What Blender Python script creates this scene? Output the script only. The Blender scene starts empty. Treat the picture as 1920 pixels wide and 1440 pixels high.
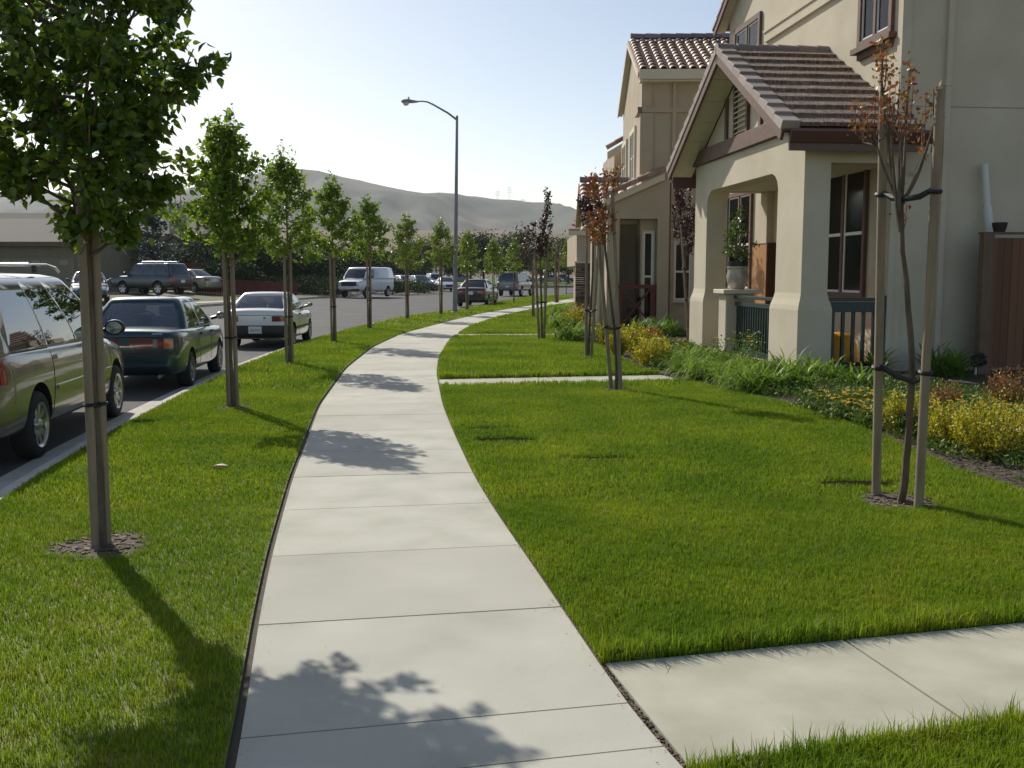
import bpy, bmesh, math, random
import numpy as np
from mathutils import Vector, Matrix
from mathutils.bvhtree import BVHTree
R = math.radians
SC = bpy.context.scene
COL = SC.collection
# ------------------------------------------------------------------ camera, sky, sun, exposure
CAMH, F, PITCH = 1.73, 1880.0, R(6.223)
cam_d = bpy.data.cameras.new('camera'); cam = bpy.data.objects.new('camera', cam_d); COL.objects.link(cam)
cam.location = (0, 0, CAMH); cam.rotation_euler = (R(90)-PITCH, 0, 0)
cam_d.sensor_width = 36; cam_d.lens = 36*F/1920; cam_d.clip_end = 6000; cam_d.clip_start = .05
SC.camera = cam
SUN_EL, SUN_AZ = R(36.8), R(-32.5)        # azimuth measured from +Y towards +X
world = bpy.data.worlds.new('World'); SC.world = world; world.use_nodes = True
wn = world.node_tree; bg = wn.nodes['Background']
sky = wn.nodes.new('ShaderNodeTexSky'); sky.sky_type = 'NISHITA'; sky.sun_disc = False
sky.sun_elevation = SUN_EL; sky.sun_rotation = SUN_AZ
sky.air_density = .85; sky.dust_density = .75; sky.ozone_density = 1.0; sky.altitude = 50
tint = wn.nodes.new('ShaderNodeMix'); tint.data_type = 'RGBA'; tint.blend_type = 'MULTIPLY'; tint.inputs[0].default_value = 1; tint.inputs[7].default_value = (1.10, 1.0, .885, 1)
wn.links.new(sky.outputs[0], tint.inputs[6]); wn.links.new(tint.outputs[2], bg.inputs[0]); bg.inputs[1].default_value = 0.113
sun_d = bpy.data.lights.new('sun', 'SUN'); sun_d.energy = 4.0; sun_d.angle = R(.55); sun_d.color = (1, .95, .85)
sun = bpy.data.objects.new('sun', sun_d); COL.objects.link(sun)
tosun = Vector((math.sin(SUN_AZ)*math.cos(SUN_EL), math.cos(SUN_AZ)*math.cos(SUN_EL), math.sin(SUN_EL)))
sun.rotation_euler = tosun.to_track_quat('Z', 'Y').to_euler(); sun.location = (-20, 30, 30)
SC.view_settings.view_transform = 'Standard'; SC.view_settings.look = 'None'
SC.view_settings.exposure = 0.26; SC.view_settings.gamma = 1.0
SC.cycles.max_bounces = 8; SC.cycles.transparent_max_bounces = 12; SC.cycles.use_denoising = True

# ------------------------------------------------------------------ pixel <-> world helpers (1920x1440 photo pixels)
CP, SP = math.cos(PITCH), math.sin(PITCH)
def ray(px, py):
    x, y = (px-960)/F, (720-py)/F
    return x, CP+y*SP, -SP+y*CP
def P(px, py, z=0.0):                    # where the sight line meets height z
    x, y, w = ray(px, py); t = (z-CAMH)/w
    return x*t, y*t
def Q(px, py, Y):                        # point at distance Y
    x, y, w = ray(px, py); t = Y/y
    return x*t, Y, CAMH+w*t
def poly_of(pts, z=0.0):
    a = np.array([P(x, y, z) for x, y in pts]); return a[np.argsort(a[:, 1])]
def interp(a):
    return lambda Y: np.interp(Y, a[:, 1], a[:, 0])

# ------------------------------------------------------------------ tagging
def tag(o, label=None, cat=None, group=None, kind=None):
    if label: o['label'] = label
    if cat: o['category'] = cat
    if group: o['group'] = group
    if kind: o['kind'] = kind
    return o
def empty(name, loc=(0, 0, 0), rz=0.0, **k):
    o = bpy.data.objects.new(name, None); COL.objects.link(o); o.location = loc; o.rotation_euler = (0, 0, rz)
    o.empty_display_size = .2
    return tag(o, **k)
def link(name, me, parent=None, mats=()):
    o = bpy.data.objects.new(name, me); COL.objects.link(o)
    for m in mats: me.materials.append(m)
    if parent: o.parent = parent
    return o
def copy_tree(o, parent=None):
    c = o.copy(); COL.objects.link(c)
    if parent: c.parent = parent
    for ch in list(o.children): copy_tree(ch, c)
    return c

# ------------------------------------------------------------------ materials
def M(name, col, rough=.6, metal=0, col2=None, vs=4.0, island=0, bump=0, bs=60, bd=.01, coat=0, trans=0, tcol=None,
      spec=.5, detail=4, sharp=(.3, .7), col3=None, stretch=None):
    m = bpy.data.materials.new(name); m.use_nodes = True; t = m.node_tree; n = t.nodes; L = t.links
    b = n['Principled BSDF']; b.inputs['Roughness'].default_value = rough; b.inputs['Metallic'].default_value = metal
    b.inputs['Specular IOR Level'].default_value = spec; b.inputs['Coat Weight'].default_value = coat
    b.inputs['Coat Roughness'].default_value = .04
    c4 = lambda c: (c[0], c[1], c[2], 1)
    b.inputs['Base Color'].default_value = c4(col)
    out = None
    tc = n.new('ShaderNodeTexCoord'); src = tc.outputs['Object']
    if stretch:
        mp = n.new('ShaderNodeMapping'); mp.inputs['Scale'].default_value = stretch; L.new(src, mp.inputs[0]); src = mp.outputs[0]
    if col2:
        r = n.new('ShaderNodeValToRGB'); r.color_ramp.elements[0].position = sharp[0]; r.color_ramp.elements[1].position = sharp[1]
        r.color_ramp.elements[0].color = c4(col); r.color_ramp.elements[1].color = c4(col2)
        if col3:
            e = r.color_ramp.elements.new((sharp[0]+sharp[1])/2); e.color = c4(col3)
        if island:
            g = n.new('ShaderNodeNewGeometry'); L.new(g.outputs['Random Per Island'], r.inputs[0])
        else:
            nz = n.new('ShaderNodeTexNoise'); nz.inputs['Scale'].default_value = vs; nz.inputs['Detail'].default_value = detail
            L.new(src, nz.inputs['Vector']); L.new(nz.outputs[0], r.inputs[0])
        out = r.outputs[0]; L.new(out, b.inputs['Base Color'])
    if bump:
        nz = n.new('ShaderNodeTexNoise'); nz.inputs['Scale'].default_value = bs; nz.inputs['Detail'].default_value = 6
        L.new(src, nz.inputs['Vector']); bp = n.new('ShaderNodeBump'); bp.inputs['Strength'].default_value = bump
        bp.inputs['Distance'].default_value = bd; L.new(nz.outputs[0], bp.inputs['Height']); L.new(bp.outputs[0], b.inputs['Normal'])
    if trans:
        tr = n.new('ShaderNodeBsdfTranslucent'); mx = n.new('ShaderNodeMixShader'); mx.inputs[0].default_value = trans
        tr.inputs[0].default_value = c4(tcol or col)
        if out and not tcol: L.new(out, tr.inputs[0])
        L.new(b.outputs[0], mx.inputs[1]); L.new(tr.outputs[0], mx.inputs[2]); L.new(mx.outputs[0], n['Material Output'].inputs[0])
    return m
def glassy(name, tint=(.05, .06, .06), rough=.02, base=.06, ior=1.5):
    m = bpy.data.materials.new(name); m.use_nodes = True; t = m.node_tree; n = t.nodes; L = t.links
    n.remove(n['Principled BSDF'])
    tr = n.new('ShaderNodeBsdfTransparent'); tr.inputs[0].default_value = (*tint, 1)
    gl = n.new('ShaderNodeBsdfGlossy'); gl.inputs['Roughness'].default_value = rough; gl.inputs[0].default_value = (.95, .97, 1, 1)
    fr = n.new('ShaderNodeFresnel'); fr.inputs[0].default_value = ior
    ma = n.new('ShaderNodeMath'); ma.operation = 'ADD'; ma.inputs[1].default_value = base; ma.use_clamp = True
    mx = n.new('ShaderNodeMixShader'); L.new(fr.outputs[0], ma.inputs[0]); L.new(ma.outputs[0], mx.inputs[0])
    L.new(tr.outputs[0], mx.inputs[1]); L.new(gl.outputs[0], mx.inputs[2]); L.new(mx.outputs[0], n['Material Output'].inputs[0])
    return m
def grass_mat(name, a, b, c, big=.55, trans=.35, island=True):
    """blade colour: a patchy large noise in the ground plane plus a per-blade spread"""
    m = bpy.data.materials.new(name); m.use_nodes = True; t = m.node_tree; n = t.nodes; L = t.links
    p = n['Principled BSDF']; p.inputs['Roughness'].default_value = .62; p.inputs['Specular IOR Level'].default_value = .12
    g = n.new('ShaderNodeNewGeometry'); nz = n.new('ShaderNodeTexNoise'); nz.inputs['Scale'].default_value = big; nz.inputs['Detail'].default_value = 5
    nz.inputs['Roughness'].default_value = .62
    L.new(g.outputs['Position'], nz.inputs['Vector'])
    r = n.new('ShaderNodeValToRGB'); e = r.color_ramp.elements; e[0].position = .36; e[0].color = (*a, 1); e[1].position = .64; e[1].color = (*b, 1)
    L.new(nz.outputs[0], r.inputs[0]); last = r.outputs[0]
    if island:
        r2 = n.new('ShaderNodeValToRGB'); e = r2.color_ramp.elements; e[0].position = 0; e[0].color = (.62, .62, .62, 1); e[1].position = .93; e[1].color = (1.25, 1.22, 1.1, 1)
        e2 = r2.color_ramp.elements.new(.97); e2.color = (*[q/max(b[i], .01) for i, q in enumerate(c)], 1)
        L.new(g.outputs['Random Per Island'], r2.inputs[0])
        mx = n.new('ShaderNodeMix'); mx.data_type = 'RGBA'; mx.blend_type = 'MULTIPLY'; mx.inputs[0].default_value = 1
        L.new(last, mx.inputs[6]); L.new(r2.outputs[0], mx.inputs[7]); last = mx.outputs[2]
    L.new(last, p.inputs['Base Color'])
    nz2 = n.new('ShaderNodeTexNoise'); nz2.inputs['Scale'].default_value = 3.2; nz2.inputs['Detail'].default_value = 7; nz2.inputs['Roughness'].default_value = .7
    L.new(g.outputs['Position'], nz2.inputs['Vector']); r3 = n.new('ShaderNodeValToRGB'); e = r3.color_ramp.elements; e[0].position = .34; e[0].color = (1.35, 1.05, 1.5, 1); e[1].position = .50; e[1].color = (1, 1, 1, 1)
    e3 = e.new(.68); e3.color = (.70, .80, .9, 1)
    m3 = n.new('ShaderNodeMix'); m3.data_type = 'RGBA'; m3.blend_type = 'MULTIPLY'; m3.inputs[0].default_value = 1; L.new(nz2.outputs[0], r3.inputs[0]); L.new(last, m3.inputs[6]); L.new(r3.outputs[0], m3.inputs[7]); last = m3.outputs[2]; L.new(last, p.inputs['Base Color'])
    if trans:
        tr = n.new('ShaderNodeBsdfTranslucent'); ms = n.new('ShaderNodeMixShader'); ms.inputs[0].default_value = trans
        L.new(last, tr.inputs[0]); L.new(p.outputs[0], ms.inputs[1]); L.new(tr.outputs[0], ms.inputs[2]); L.new(ms.outputs[0], n['Material Output'].inputs[0])
    return m

# ------------------------------------------------------------------ mesh builder
class MB:
    def __init__(s): s.v = []; s.f = []; s.m = []
    def add(s, v, f, mi=0, X=None):
        o = len(s.v)
        for p in v: s.v.append(tuple(X @ Vector(p)) if X is not None else tuple(p))
        for q in f: s.f.append([i+o for i in q]); s.m.append(mi)
    def box(s, x0, x1, y0, y1, z0, z1, mi=0, X=None):
        v = [(x0, y0, z0), (x1, y0, z0), (x1, y1, z0), (x0, y1, z0), (x0, y0, z1), (x1, y0, z1), (x1, y1, z1), (x0, y1, z1)]
        s.add(v, [(0, 3, 2, 1), (4, 5, 6, 7), (0, 1, 5, 4), (1, 2, 6, 5), (2, 3, 7, 6), (3, 0, 4, 7)], mi, X)
    def tube(s, pts, rad, seg=8, mi=0, cap=True, X=None):
        pts = [Vector(p) for p in pts]; rad = rad if hasattr(rad, '__len__') else [rad]*len(pts)
        v = []; up = None
        for i, p in enumerate(pts):
            d = (pts[min(i+1, len(pts)-1)]-pts[max(i-1, 0)]).normalized()
            if up is None: up = d.orthogonal().normalized()
            up = (up-d*up.dot(d)).normalized(); w = d.cross(up)
            for k in range(seg):
                a = 2*math.pi*k/seg; v.append(p+(up*math.cos(a)+w*math.sin(a))*rad[i])
        f = []
        for i in range(len(pts)-1):
            for k in range(seg):
                k2 = (k+1) % seg; f.append((i*seg+k, i*seg+k2, (i+1)*seg+k2, (i+1)*seg+k))
        if cap: f.append(tuple(range(seg))[::-1]); f.append(tuple((len(pts)-1)*seg+k for k in range(seg)))
        s.add(v, f, mi, X)
    def prism(s, outline, fn, mi=0):
        """outline: 2D points; fn(a,b,side)->3D; side 0/1"""
        n = len(outline); v = [fn(a, b, 0) for a, b in outline]+[fn(a, b, 1) for a, b in outline]
        s.add(v, [tuple(range(n)), tuple(range(2*n-1, n-1, -1))]+[(i, n+i, n+(i+1) % n, (i+1) % n) for i in range(n)], mi)
    def lathe(s, prof, seg=24, mi=0, X=None, close=False):
        """prof: (r, h) pairs around local z"""
        v = []; n = len(prof)
        for k in range(seg):
            a = 2*math.pi*k/seg
            for r, h in prof: v.append((r*math.cos(a), r*math.sin(a), h))
        f = []
        for k in range(seg):
            k2 = (k+1) % seg
            for i in range(n-1 if not close else n):
                j = (i+1) % n; f.append((k*n+i, k2*n+i, k2*n+j, k*n+j))
        s.add(v, f, mi, X)
    def mesh(s, name):
        me = bpy.data.meshes.new(name); me.from_pydata(s.v, [], s.f); me.update()
        me.polygons.foreach_set('material_index', s.m); return me
    def build(s, name, mats, parent=None, smooth=False, fix=True, bevel=0):
        me = s.mesh(name)
        if fix:
            b = bmesh.new(); b.from_mesh(me); bmesh.ops.recalc_face_normals(b, faces=b.faces); b.to_mesh(me); b.free()
        if smooth:
            me.polygons.foreach_set('use_smooth', [True]*len(me.polygons))
            if smooth != 'all': me.set_sharp_from_angle(angle=R(38))
        o = link(name, me, parent, mats if isinstance(mats, (list, tuple)) else [mats])
        if bevel:
            md = o.modifiers.new('bevel', 'BEVEL'); md.width = bevel; md.segments = 2; md.limit_method = 'ANGLE'; md.angle_limit = R(50)
        return o
def bigmesh(name, V, Fq, mats, parent=None, smooth=False):
    """V (n,3) array, Fq (m,k) int array all the same size k"""
    me = bpy.data.meshes.new(name); V = np.ascontiguousarray(V, dtype=np.float32); Fq = np.ascontiguousarray(Fq, dtype=np.int32)
    me.vertices.add(len(V)); me.vertices.foreach_set('co', V.ravel())
    m, k = Fq.shape; me.loops.add(m*k); me.loops.foreach_set('vertex_index', Fq.ravel())
    me.polygons.add(m); me.polygons.foreach_set('loop_start', np.arange(m, dtype=np.int32)*k)
    me.update(calc_edges=True)
    if smooth: me.polygons.foreach_set('use_smooth', [True]*m)
    me.validate(); return link(name, me, parent, mats if isinstance(mats, (list, tuple)) else [mats])
def sheet(name, pts, z, mat, parent=None, th=0, **k):
    """horizontal polygon"""
    b = MB(); n = len(pts)
    zz = z if hasattr(z, '__len__') else [z]*n
    b.add([(x, y, zz[i]) for i, (x, y) in enumerate(pts)], [tuple(range(n))])
    o = b.build(name, mat, parent, fix=False); 
    if o.data.polygons[0].normal.z < 0: o.data.flip_normals()
    return tag(o, **k)
def strip(name, L_, R_, mat, parent=None, **k):
    """quads between two 3D polylines"""
    b = MB(); n = len(L_); b.add(list(L_)+list(R_), [(i, n+i, n+i+1, i+1) for i in range(n-1)])
    o = b.build(name, mat, parent, smooth='all', fix=False)
    if o.data.polygons[0].normal.z < 0: o.data.flip_normals()
    return tag(o, **k)

# ------------------------------------------------------------------ foliage generators
LEAF = (np.array([(0, 0, 0), (-.30, .30, .07), (.30, .30, .07), (0, .34, -.02), (-.21, .68, .03), (.21, .68, .03), (0, .70, -.05), (0, 1.05, -.13)]),
        np.array([(0, 1, 3, 3), (0, 3, 2, 2), (1, 4, 6, 3), (3, 6, 5, 2), (4, 7, 6, 6), (6, 7, 5, 5)]))
SLEAF = (np.array([(0, 0, 0), (-.3, .45, .05), (0, .5, -.03), (.3, .45, .05), (0, 1, -.06)]), np.array([(0, 1, 4, 2), (0, 2, 4, 3)]))
HLEAF = (np.array([(0, 0, 0), (-.20, .10, .03), (.20, .10, .03), (-.34, .34, .08), (.34, .34, .08), (0, .34, -.02), (-.24, .66, .05), (.24, .66, .05), (0, .66, -.05), (-.09, .90, -.03), (.09, .90, -.03), (0, 1.10, -.15)]),
        np.array([(0, 1, 5, 5), (0, 5, 2, 2), (1, 3, 5, 5), (2, 5, 4, 4), (3, 6, 8, 5), (5, 8, 7, 4), (6, 9, 8, 8), (8, 10, 7, 7), (9, 11, 8, 8), (8, 11, 10, 10)]))
def frames(d, rng, up=None):
    d = d/np.maximum(np.linalg.norm(d, axis=1, keepdims=True), 1e-6)
    r = rng.normal(size=d.shape) if up is None else up+rng.normal(size=d.shape)*.45
    x = np.cross(d, r); x /= np.maximum(np.linalg.norm(x, axis=1, keepdims=True), 1e-6)
    return x, d, np.cross(x, d)
def leaves(name, pos, dirs, size, tmpl, mat, parent, rng, up=None):
    x, y, z = frames(dirs, rng, up); tv, tf = tmpl; n = len(pos); size = np.broadcast_to(size, (n,))
    V = pos[:, None, :]+size[:, None, None]*(tv[None, :, 0:1]*x[:, None]+tv[None, :, 1:2]*y[:, None]+tv[None, :, 2:3]*z[:, None])
    k = len(tv); Fq = tf[None]+(np.arange(n)*k)[:, None, None]
    Fq = Fq.reshape(-1, 4); V = V.reshape(-1, 3)
    tri = Fq[:, 2] == Fq[:, 3]
    if tri.any():                         # split everything into triangles
        q = Fq[~tri]; Fq = np.concatenate([Fq[tri][:, :3], q[:, [0, 1, 2]], q[:, [0, 2, 3]]])
    return bigmesh(name, V, Fq, mat, parent)
# ================================================================== SETTING
rng0 = np.random.default_rng(7)
kerb = poly_of([(-420, 1250), (-150, 1040), (0, 938), (40, 908), (208, 808), (330, 744), (446, 688), (556, 646), (646, 619), (762, 592), (851, 582), (933, 565.6), (995, 555.6), (1073, 549)])
kerb = np.vstack([kerb, [[14, 112], [32, 135], [60, 160]]])
swl = poly_of([(395, 1700), (440, 1440), (455, 1370), (485, 1165), (510, 1040), (548, 900), (600, 760), (650, 690), (700, 650), (755, 625), (830, 605), (900, 588), (960, 578), (1000, 572), (1070, 560)])
swr = poly_of([(1530, 1700), (1278, 1440), (1180, 1327), (1055, 1142), (975, 1025), (920, 945), (885, 885), (850, 810), (830, 760), (818, 700), (822, 670), (845, 635), (880, 612), (930, 595), (990, 582), (1040, 572), (1070, 568)])
swl = np.vstack([swl, [[8.6, 90], [22, 112]]]); swr = np.vstack([swr, [[10.0, 89], [23.5, 110]]])
def smooth(a, n=300):
    Y = np.linspace(a[0, 1], a[-1, 1], 900); X = np.interp(Y, a[:, 1], a[:, 0])
    out = np.array([np.average(X, weights=np.exp(-((Y-y)/(0.25+y*.035))**2)) for y in Y]); out[0] = X[0]; out[-1] = X[-1]
    return lambda q: np.interp(q, Y, out)
xk, xl, xr = smooth(kerb), smooth(swl), smooth(swr)
bed = poly_of([(2300, 1050), (1920, 925), (1800, 885), (1720, 850), (1640, 815), (1560, 785), (1470, 755), (1370, 735), (1240, 703), (1200, 692), (1130, 650), (1040, 625), (1030, 600), (1035, 585), (1075, 572)])
bed = np.vstack([bed, [[6.0, 75], [12, 92]]])
xb = interp(bed)
farkerb = np.array([(-18.3, -8), (-18.3, 10), (-18.1, 36), (-17, 52), (-15.6, 63), (-13.8, 76), (-13.2, 90), (-13.4, 112), (-12.6, 118), (-16, 126), (-40, 132)], float)
xf = lambda Y: np.interp(Y, farkerb[:8, 1], farkerb[:8, 0])
ZR = -.15
def zyard(x, y):                          # land beyond the far kerb climbs gently
    d = max(0, xf(min(y, 112))-x); return .13+min(d, 7)/7*.42

asphalt = M('asphalt', (.072, .070, .067), .85, col2=(.105, .102, .098), vs=.6, bump=.5, bs=220, bd=.01, detail=8, spec=.25)
concrete = M('concrete', (.39, .38, .31), .85, col2=(.53, .515, .44), col3=(.475, .46, .385), vs=1.7, bump=.5, bs=240, bd=.004, detail=14, spec=.25, sharp=(.22, .74))
concrete2 = M('walkway_concrete', (.36, .345, .26), .85, col2=(.51, .49, .39), vs=2.2, bump=.35, bs=120, bd=.004, detail=9, spec=.25)
kerbmat = M('kerb_concrete', (.36, .34, .30), .85, col2=(.50, .47, .42), vs=2.5, bump=.4, bs=90, bd=.005, detail=8)
soil = M('soil', (.035, .024, .015), .95, col2=(.11, .08, .05), vs=14, bump=.9, bs=60, bd=.03, detail=9)
turf = grass_mat('turf', (.085, .125, .010), (.16, .18, .016), (.2, .16, .06), trans=0, island=False)
turf_far = grass_mat('far_turf', (.065, .10, .018), (.10, .135, .028), (.2, .2, .1), trans=0, island=False)
dryland = M('dry_land', (.20, .155, .09), .95, col2=(.29, .22, .13), vs=.02)
yardmat = M('yard_earth', (.16, .13, .08), .95, col2=(.10, .12, .04), vs=.5)

# base land sheet to the horizon
sheet('ground', [(-3500, -60), (3500, -60), (3500, 5200), (-3500, 5200)], -.32, dryland, kind='structure')
# road
Ys = np.concatenate([np.linspace(-8, 60, 60), np.linspace(62, 112, 30)])
strip('road', [(float(xf(y)), y, .0) for y in Ys], [(float(xk(max(y, kerb[0, 1])))-.30, y, ZR) for y in Ys], asphalt, kind='structure')
sheet('road', [(-13.4, 112), (float(xk(112))-.3, 112), (31.6, 135), (60, 160.4), (60, 178), (28, 158), (12, 141), (4, 135.5), (-6, 135), (-14, 136), (-60, 140), (-60, 131), (-17, 127)], [0, ZR, ZR, ZR]+[-.02]*9, asphalt, kind='structure')
# near kerb with gutter pan; blocks 3 m long with open joints
Yk = np.arange(kerb[0, 1], 112, 3.0); b = MB()
for y0 in Yk:
    ys = np.linspace(y0, y0+2.985, 5); n = len(ys); v = []
    for y in ys:
        x = float(xk(y))
        for dx, z in ((-.55, ZR+.006), (-.17, ZR+.012), (-.14, -.02), (-.11, -.004), (.0, 0), (.0, -.3), (-.55, -.3)): v.append((x+dx, y, z))
    f = [(i*7+k, i*7+(k+1) % 7, (i+1)*7+(k+1) % 7, (i+1)*7+k) for i in range(n-1) for k in range(7)]
    b.add(v, f+[tuple(range(7)), tuple((n-1)*7+k for k in range(6, -1, -1))])
o = b.build('kerb', kerbmat); tag(o, kind='structure')
b = MB(); fk = farkerb
for i in range(len(fk)-1):
    p, q = Vector((*fk[i], 0)), Vector((*fk[i+1], 0)); d = (q-p).normalized(); nrm = Vector((-d.y, d.x, 0))
    v = [p+nrm*0, q+nrm*0, q+nrm*.18, p+nrm*.18]
    b.add([(*w[:2], -.1) for w in v]+[(*w[:2], .135) for w in v], [(0, 3, 2, 1), (4, 5, 6, 7), (0, 1, 5, 4), (1, 2, 6, 5), (2, 3, 7, 6), (3, 0, 4, 7)])
tag(b.build('far_kerb', kerbmat), kind='structure')
# land beyond the far kerb
b = MB(); rows = [-8, 10, 36, 52, 63, 76, 90, 112, 127]
cols = [-.17, -1.5, -3, -7, -14, -60, -130]
v = []
for y in rows:
    x0 = float(xf(min(y, 112)))-(3 if y > 120 else 0)
    for c in cols: v.append((x0+c, y, .13+min(-c, 7)/7*.42))
b.add(v, [(i*7+k, i*7+k+1, (i+1)*7+k+1, (i+1)*7+k) for i in range(len(rows)-1) for k in range(6)])
o = b.build('front_yards', yardmat, fix=False, smooth='all'); o.data.flip_normals() if o.data.polygons[0].normal.z < 0 else 0; tag(o, kind='structure')
# driveway opposite
v = [(-17.3, 54), (-17.0, 51), (-24.5, 55), (-34, 60), (-34, 70), (-26, 70), (-15.9, 61.5)]
sheet('driveway', v, [zyard(x, y)+.02 for x, y in v], concrete, kind='structure')
# park lawn past the junction
v = [(-60, 146), (-14, 137.5), (-6, 136.3), (4, 137), (12, 143), (28, 160), (60, 180), (160, 230), (160, 330), (-60, 330)]
sheet('park_lawn', v, [.1]*8+[1.2, 1.2], turf_far, kind='structure')
# lawn soil sheets (blades stand on them)
Ys = np.concatenate([np.linspace(1.6, 30, 90), np.linspace(31, 89, 50)])
strip('verge_lawn', [(float(xk(y))+.005, y, -.002) for y in Ys], [(float(xl(y))-.035, y, .006) for y in Ys], turf, kind='structure')
# sidewalk slabs
xc = lambda y: (xl(y)+xr(y))/2
jy = []
for px, py in ((860, 1440), (818, 1349), (770, 1154), (742, 1032), (728, 949), (722, 890), (716, 845), (713, 806), (710, 778)): jy.append(P(px, py)[1])
while len(jy) and jy[0] > 2.2: jy.insert(0, jy[0]-1.15)
while jy[-1] < 88:
    sl = float(xc(jy[-1]+.5)-xc(jy[-1]-.5)); jy.append(jy[-1]+1.2/math.hypot(1, sl))
def cross(y, hw=None):
    s = float(xc(y+.4)-xc(y-.4))/.8; L_ = R_ = None
    s = max(-.35, min(.9, s)); c = float(xc(y))
    yl = y; yr = y
    for _ in range(12): yl = y+s*(c-float(xl(yl))); yr = y-s*(float(xr(yr))-c)
    return (float(xl(yl)), yl), (float(xr(yr)), yr)
b = MB()
for i in range(len(jy)-1):
    sub = [cross(y) for y in np.linspace(jy[i]+.005, jy[i+1]-.005, 4)]
    dz = float(rng0.normal())*.0015
    top = [(*p[0], dz) for p in sub]+[(*p[1], dz) for p in sub[::-1]]
    n = len(top); b.add(top+[(x, y, -.1) for x, y, _ in top], [tuple(range(n)), tuple(range(2*n-1, n-1, -1))]+[(i, n+i, n+(i+1) % n, (i+1) % n) for i in range(n)], int(rng0.integers(0, 3)))
slab_m = [concrete]+[M('concrete', (.39*q, .38*q*w_, .31*q), .85, col2=(.53*q, .515*q*w_, .44*q), col3=(.475*q, .46*q, .385*q), vs=v_, bump=.5, bs=240, bd=.004, detail=14, spec=.25, sharp=(.22, .74)) for q, w_, v_ in ((.955, .995, 1.2), (1.03, 1.0, 2.4))]
tag(b.build('sidewalk', slab_m), kind='structure')
sidebase = M('joint_soil', (.09, .075, .055), .95)
strip('sidewalk_bedding', [(float(xl(y))-.12, y, -.014) for y in Ys], [(float(xr(y))+.05, y, -.014) for y in Ys], sidebase, kind='structure')
# side walkways
A0, A1 = P(1145, 1243), P(1920, 1167); B0, B1 = P(1290, 1440), P(1920, 1345)
def line(p, q): return lambda x: p[1]+(x-p[0])*(q[1]-p[1])/(q[0]-p[0])
yA, yB = line(A0, A1), line(B0, B1)
W2f0, W2f1 = P(822, 711), P(1243, 702.5); yC = line(W2f0, W2f1); yD = lambda x: yC(x)-1.05
yE = lambda x: P(900, 626)[1]+.02*x; yG = lambda x: yE(x)-1.05
def walkway(ya, yb, xs0, xs1, joint, skew, gap=.028):
    b = MB(); x = xs0(0.5)-.9; first = True
    while x < xs1:
        x2 = min(x+joint, xs1)-.012
        def edge(yf, xx, off):
            y = yf(xx+off); return (xx+off, y)
        q = [edge(yb, x, 0), edge(yb, x2, 0), edge(ya, x2, skew), edge(ya, x, skew)]
        if first:
            for k in (0, 3):
                yy = q[k][1]; q[k] = (float(xr(yy))+gap, yy)
            for k in (0, 3): yy = (yb if k == 0 else ya)(q[k][0]); q[k] = (float(xr(yy))+gap, yy)
            first = False
        b.add([(*p, .0) for p in q]+[(*p, -.1) for p in q], [(0, 1, 2, 3), (7, 6, 5, 4)]+[(i, 4+i, 4+(i+1) % 4, (i+1) % 4) for i in range(4)])
        x += joint
    o = b.build('walkway', concrete2); tag(o, kind='structure')
xj0 = P(1590, 1205)[0]; xj1 = P(1820, 1355)[0]
jl = 1.32
walkway(yA, yB, lambda s: xj1-jl+.9-0*s, 9.5, jl, xj0-xj1)
walkway(yC, yD, lambda s: .1, 3.2+1.2, 1.25, 0)
walkway(yE, yG, lambda s: -.6, 1.6, 1.25, 0)
# mulch-filled gap where the walkway meets the sidewalk
b = MB()
for i in range(420):
    y = rng0.uniform(yB(.6), yA(.3)); x = float(xr(y))+rng0.uniform(.0, .034); s = rng0.uniform(.003, .008); a = rng0.uniform(0, 3)
    b.box(-s, s, -s*.6, s*.6, 0, s*.8, X=Matrix.Translation((x, y, -.013))@Matrix.Rotation(a, 4, 'Z')@Matrix.Rotation(rng0.uniform(-.5, .5), 4, 'X'))
tag(b.build('bark_mulch', M('mulch_chip', (.06, .04, .025), .9, col2=(.17, .12, .08), island=1), fix=False), 'dark bark mulch filling the gap between sidewalk and side walkway', 'mulch', kind='stuff')
# right lawns' soil
def inside_right(x, y):
    ok = (x > xr(y)+.008) & (x < xb(y)+.02)
    w1 = (y < yA(x)+.0) & (y > yB(x)-.0); w2 = (y < yC(x)) & (y > yD(x)) & (x < 4); w3 = (y < yE(x)) & (y > yG(x)) & (x < 1.6)
    return ok & ~w1 & ~w2 & ~w3
def band(name, ys, z=.004):
    strip(name, [(float(xr(y))+.012, y, z) for y in ys], [(float(xb(y)), y, z) for y in ys], turf, kind='structure')
# lawn A between walkway 1 and 2 (clipped by walkway line)
xs = np.linspace(float(xr(A0[1]))+.04, 9, 12)
ya0 = float(yA(A0[0])); YY = np.linspace(ya0, 15.3, 60)
L1 = [(float(xr(y))+.012, float(y), .004) for y in YY]
R1 = [(float(xb(max(y, 7)) if y > 7.6 else 9.0), float(max(y, yA(9.0)) if y > 5.6 else yA(9.0)), .004) for y in YY]
lawnA = [(p[0], p[1]) for p in L1]+[(float(xb(y)), float(y)) for y in np.linspace(15.3, 6.4, 30)]+[(9, float(yA(9)))]
sheet('lawn', lawnA, .004, turf, kind='structure')
sheet('lawn', [(float(xr(1.6))+.04, 1.6), (9, 1.6), (9, float(yB(9))), (float(xr(B0[1]))+.04, float(yB(xr(B0[1])+.04)))], .004, turf, kind='structure')
band('lawn', np.linspace(15.3, 75, 120), -.004)
# planting bed soil and the ground beside and behind the houses
bp = [(float(xb(y)), float(y)) for y in bed[:, 1]]
sheet('planting_bed', bp+[(70, 92), (70, float(bed[0, 1]))], .012, soil, kind='structure')
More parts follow.
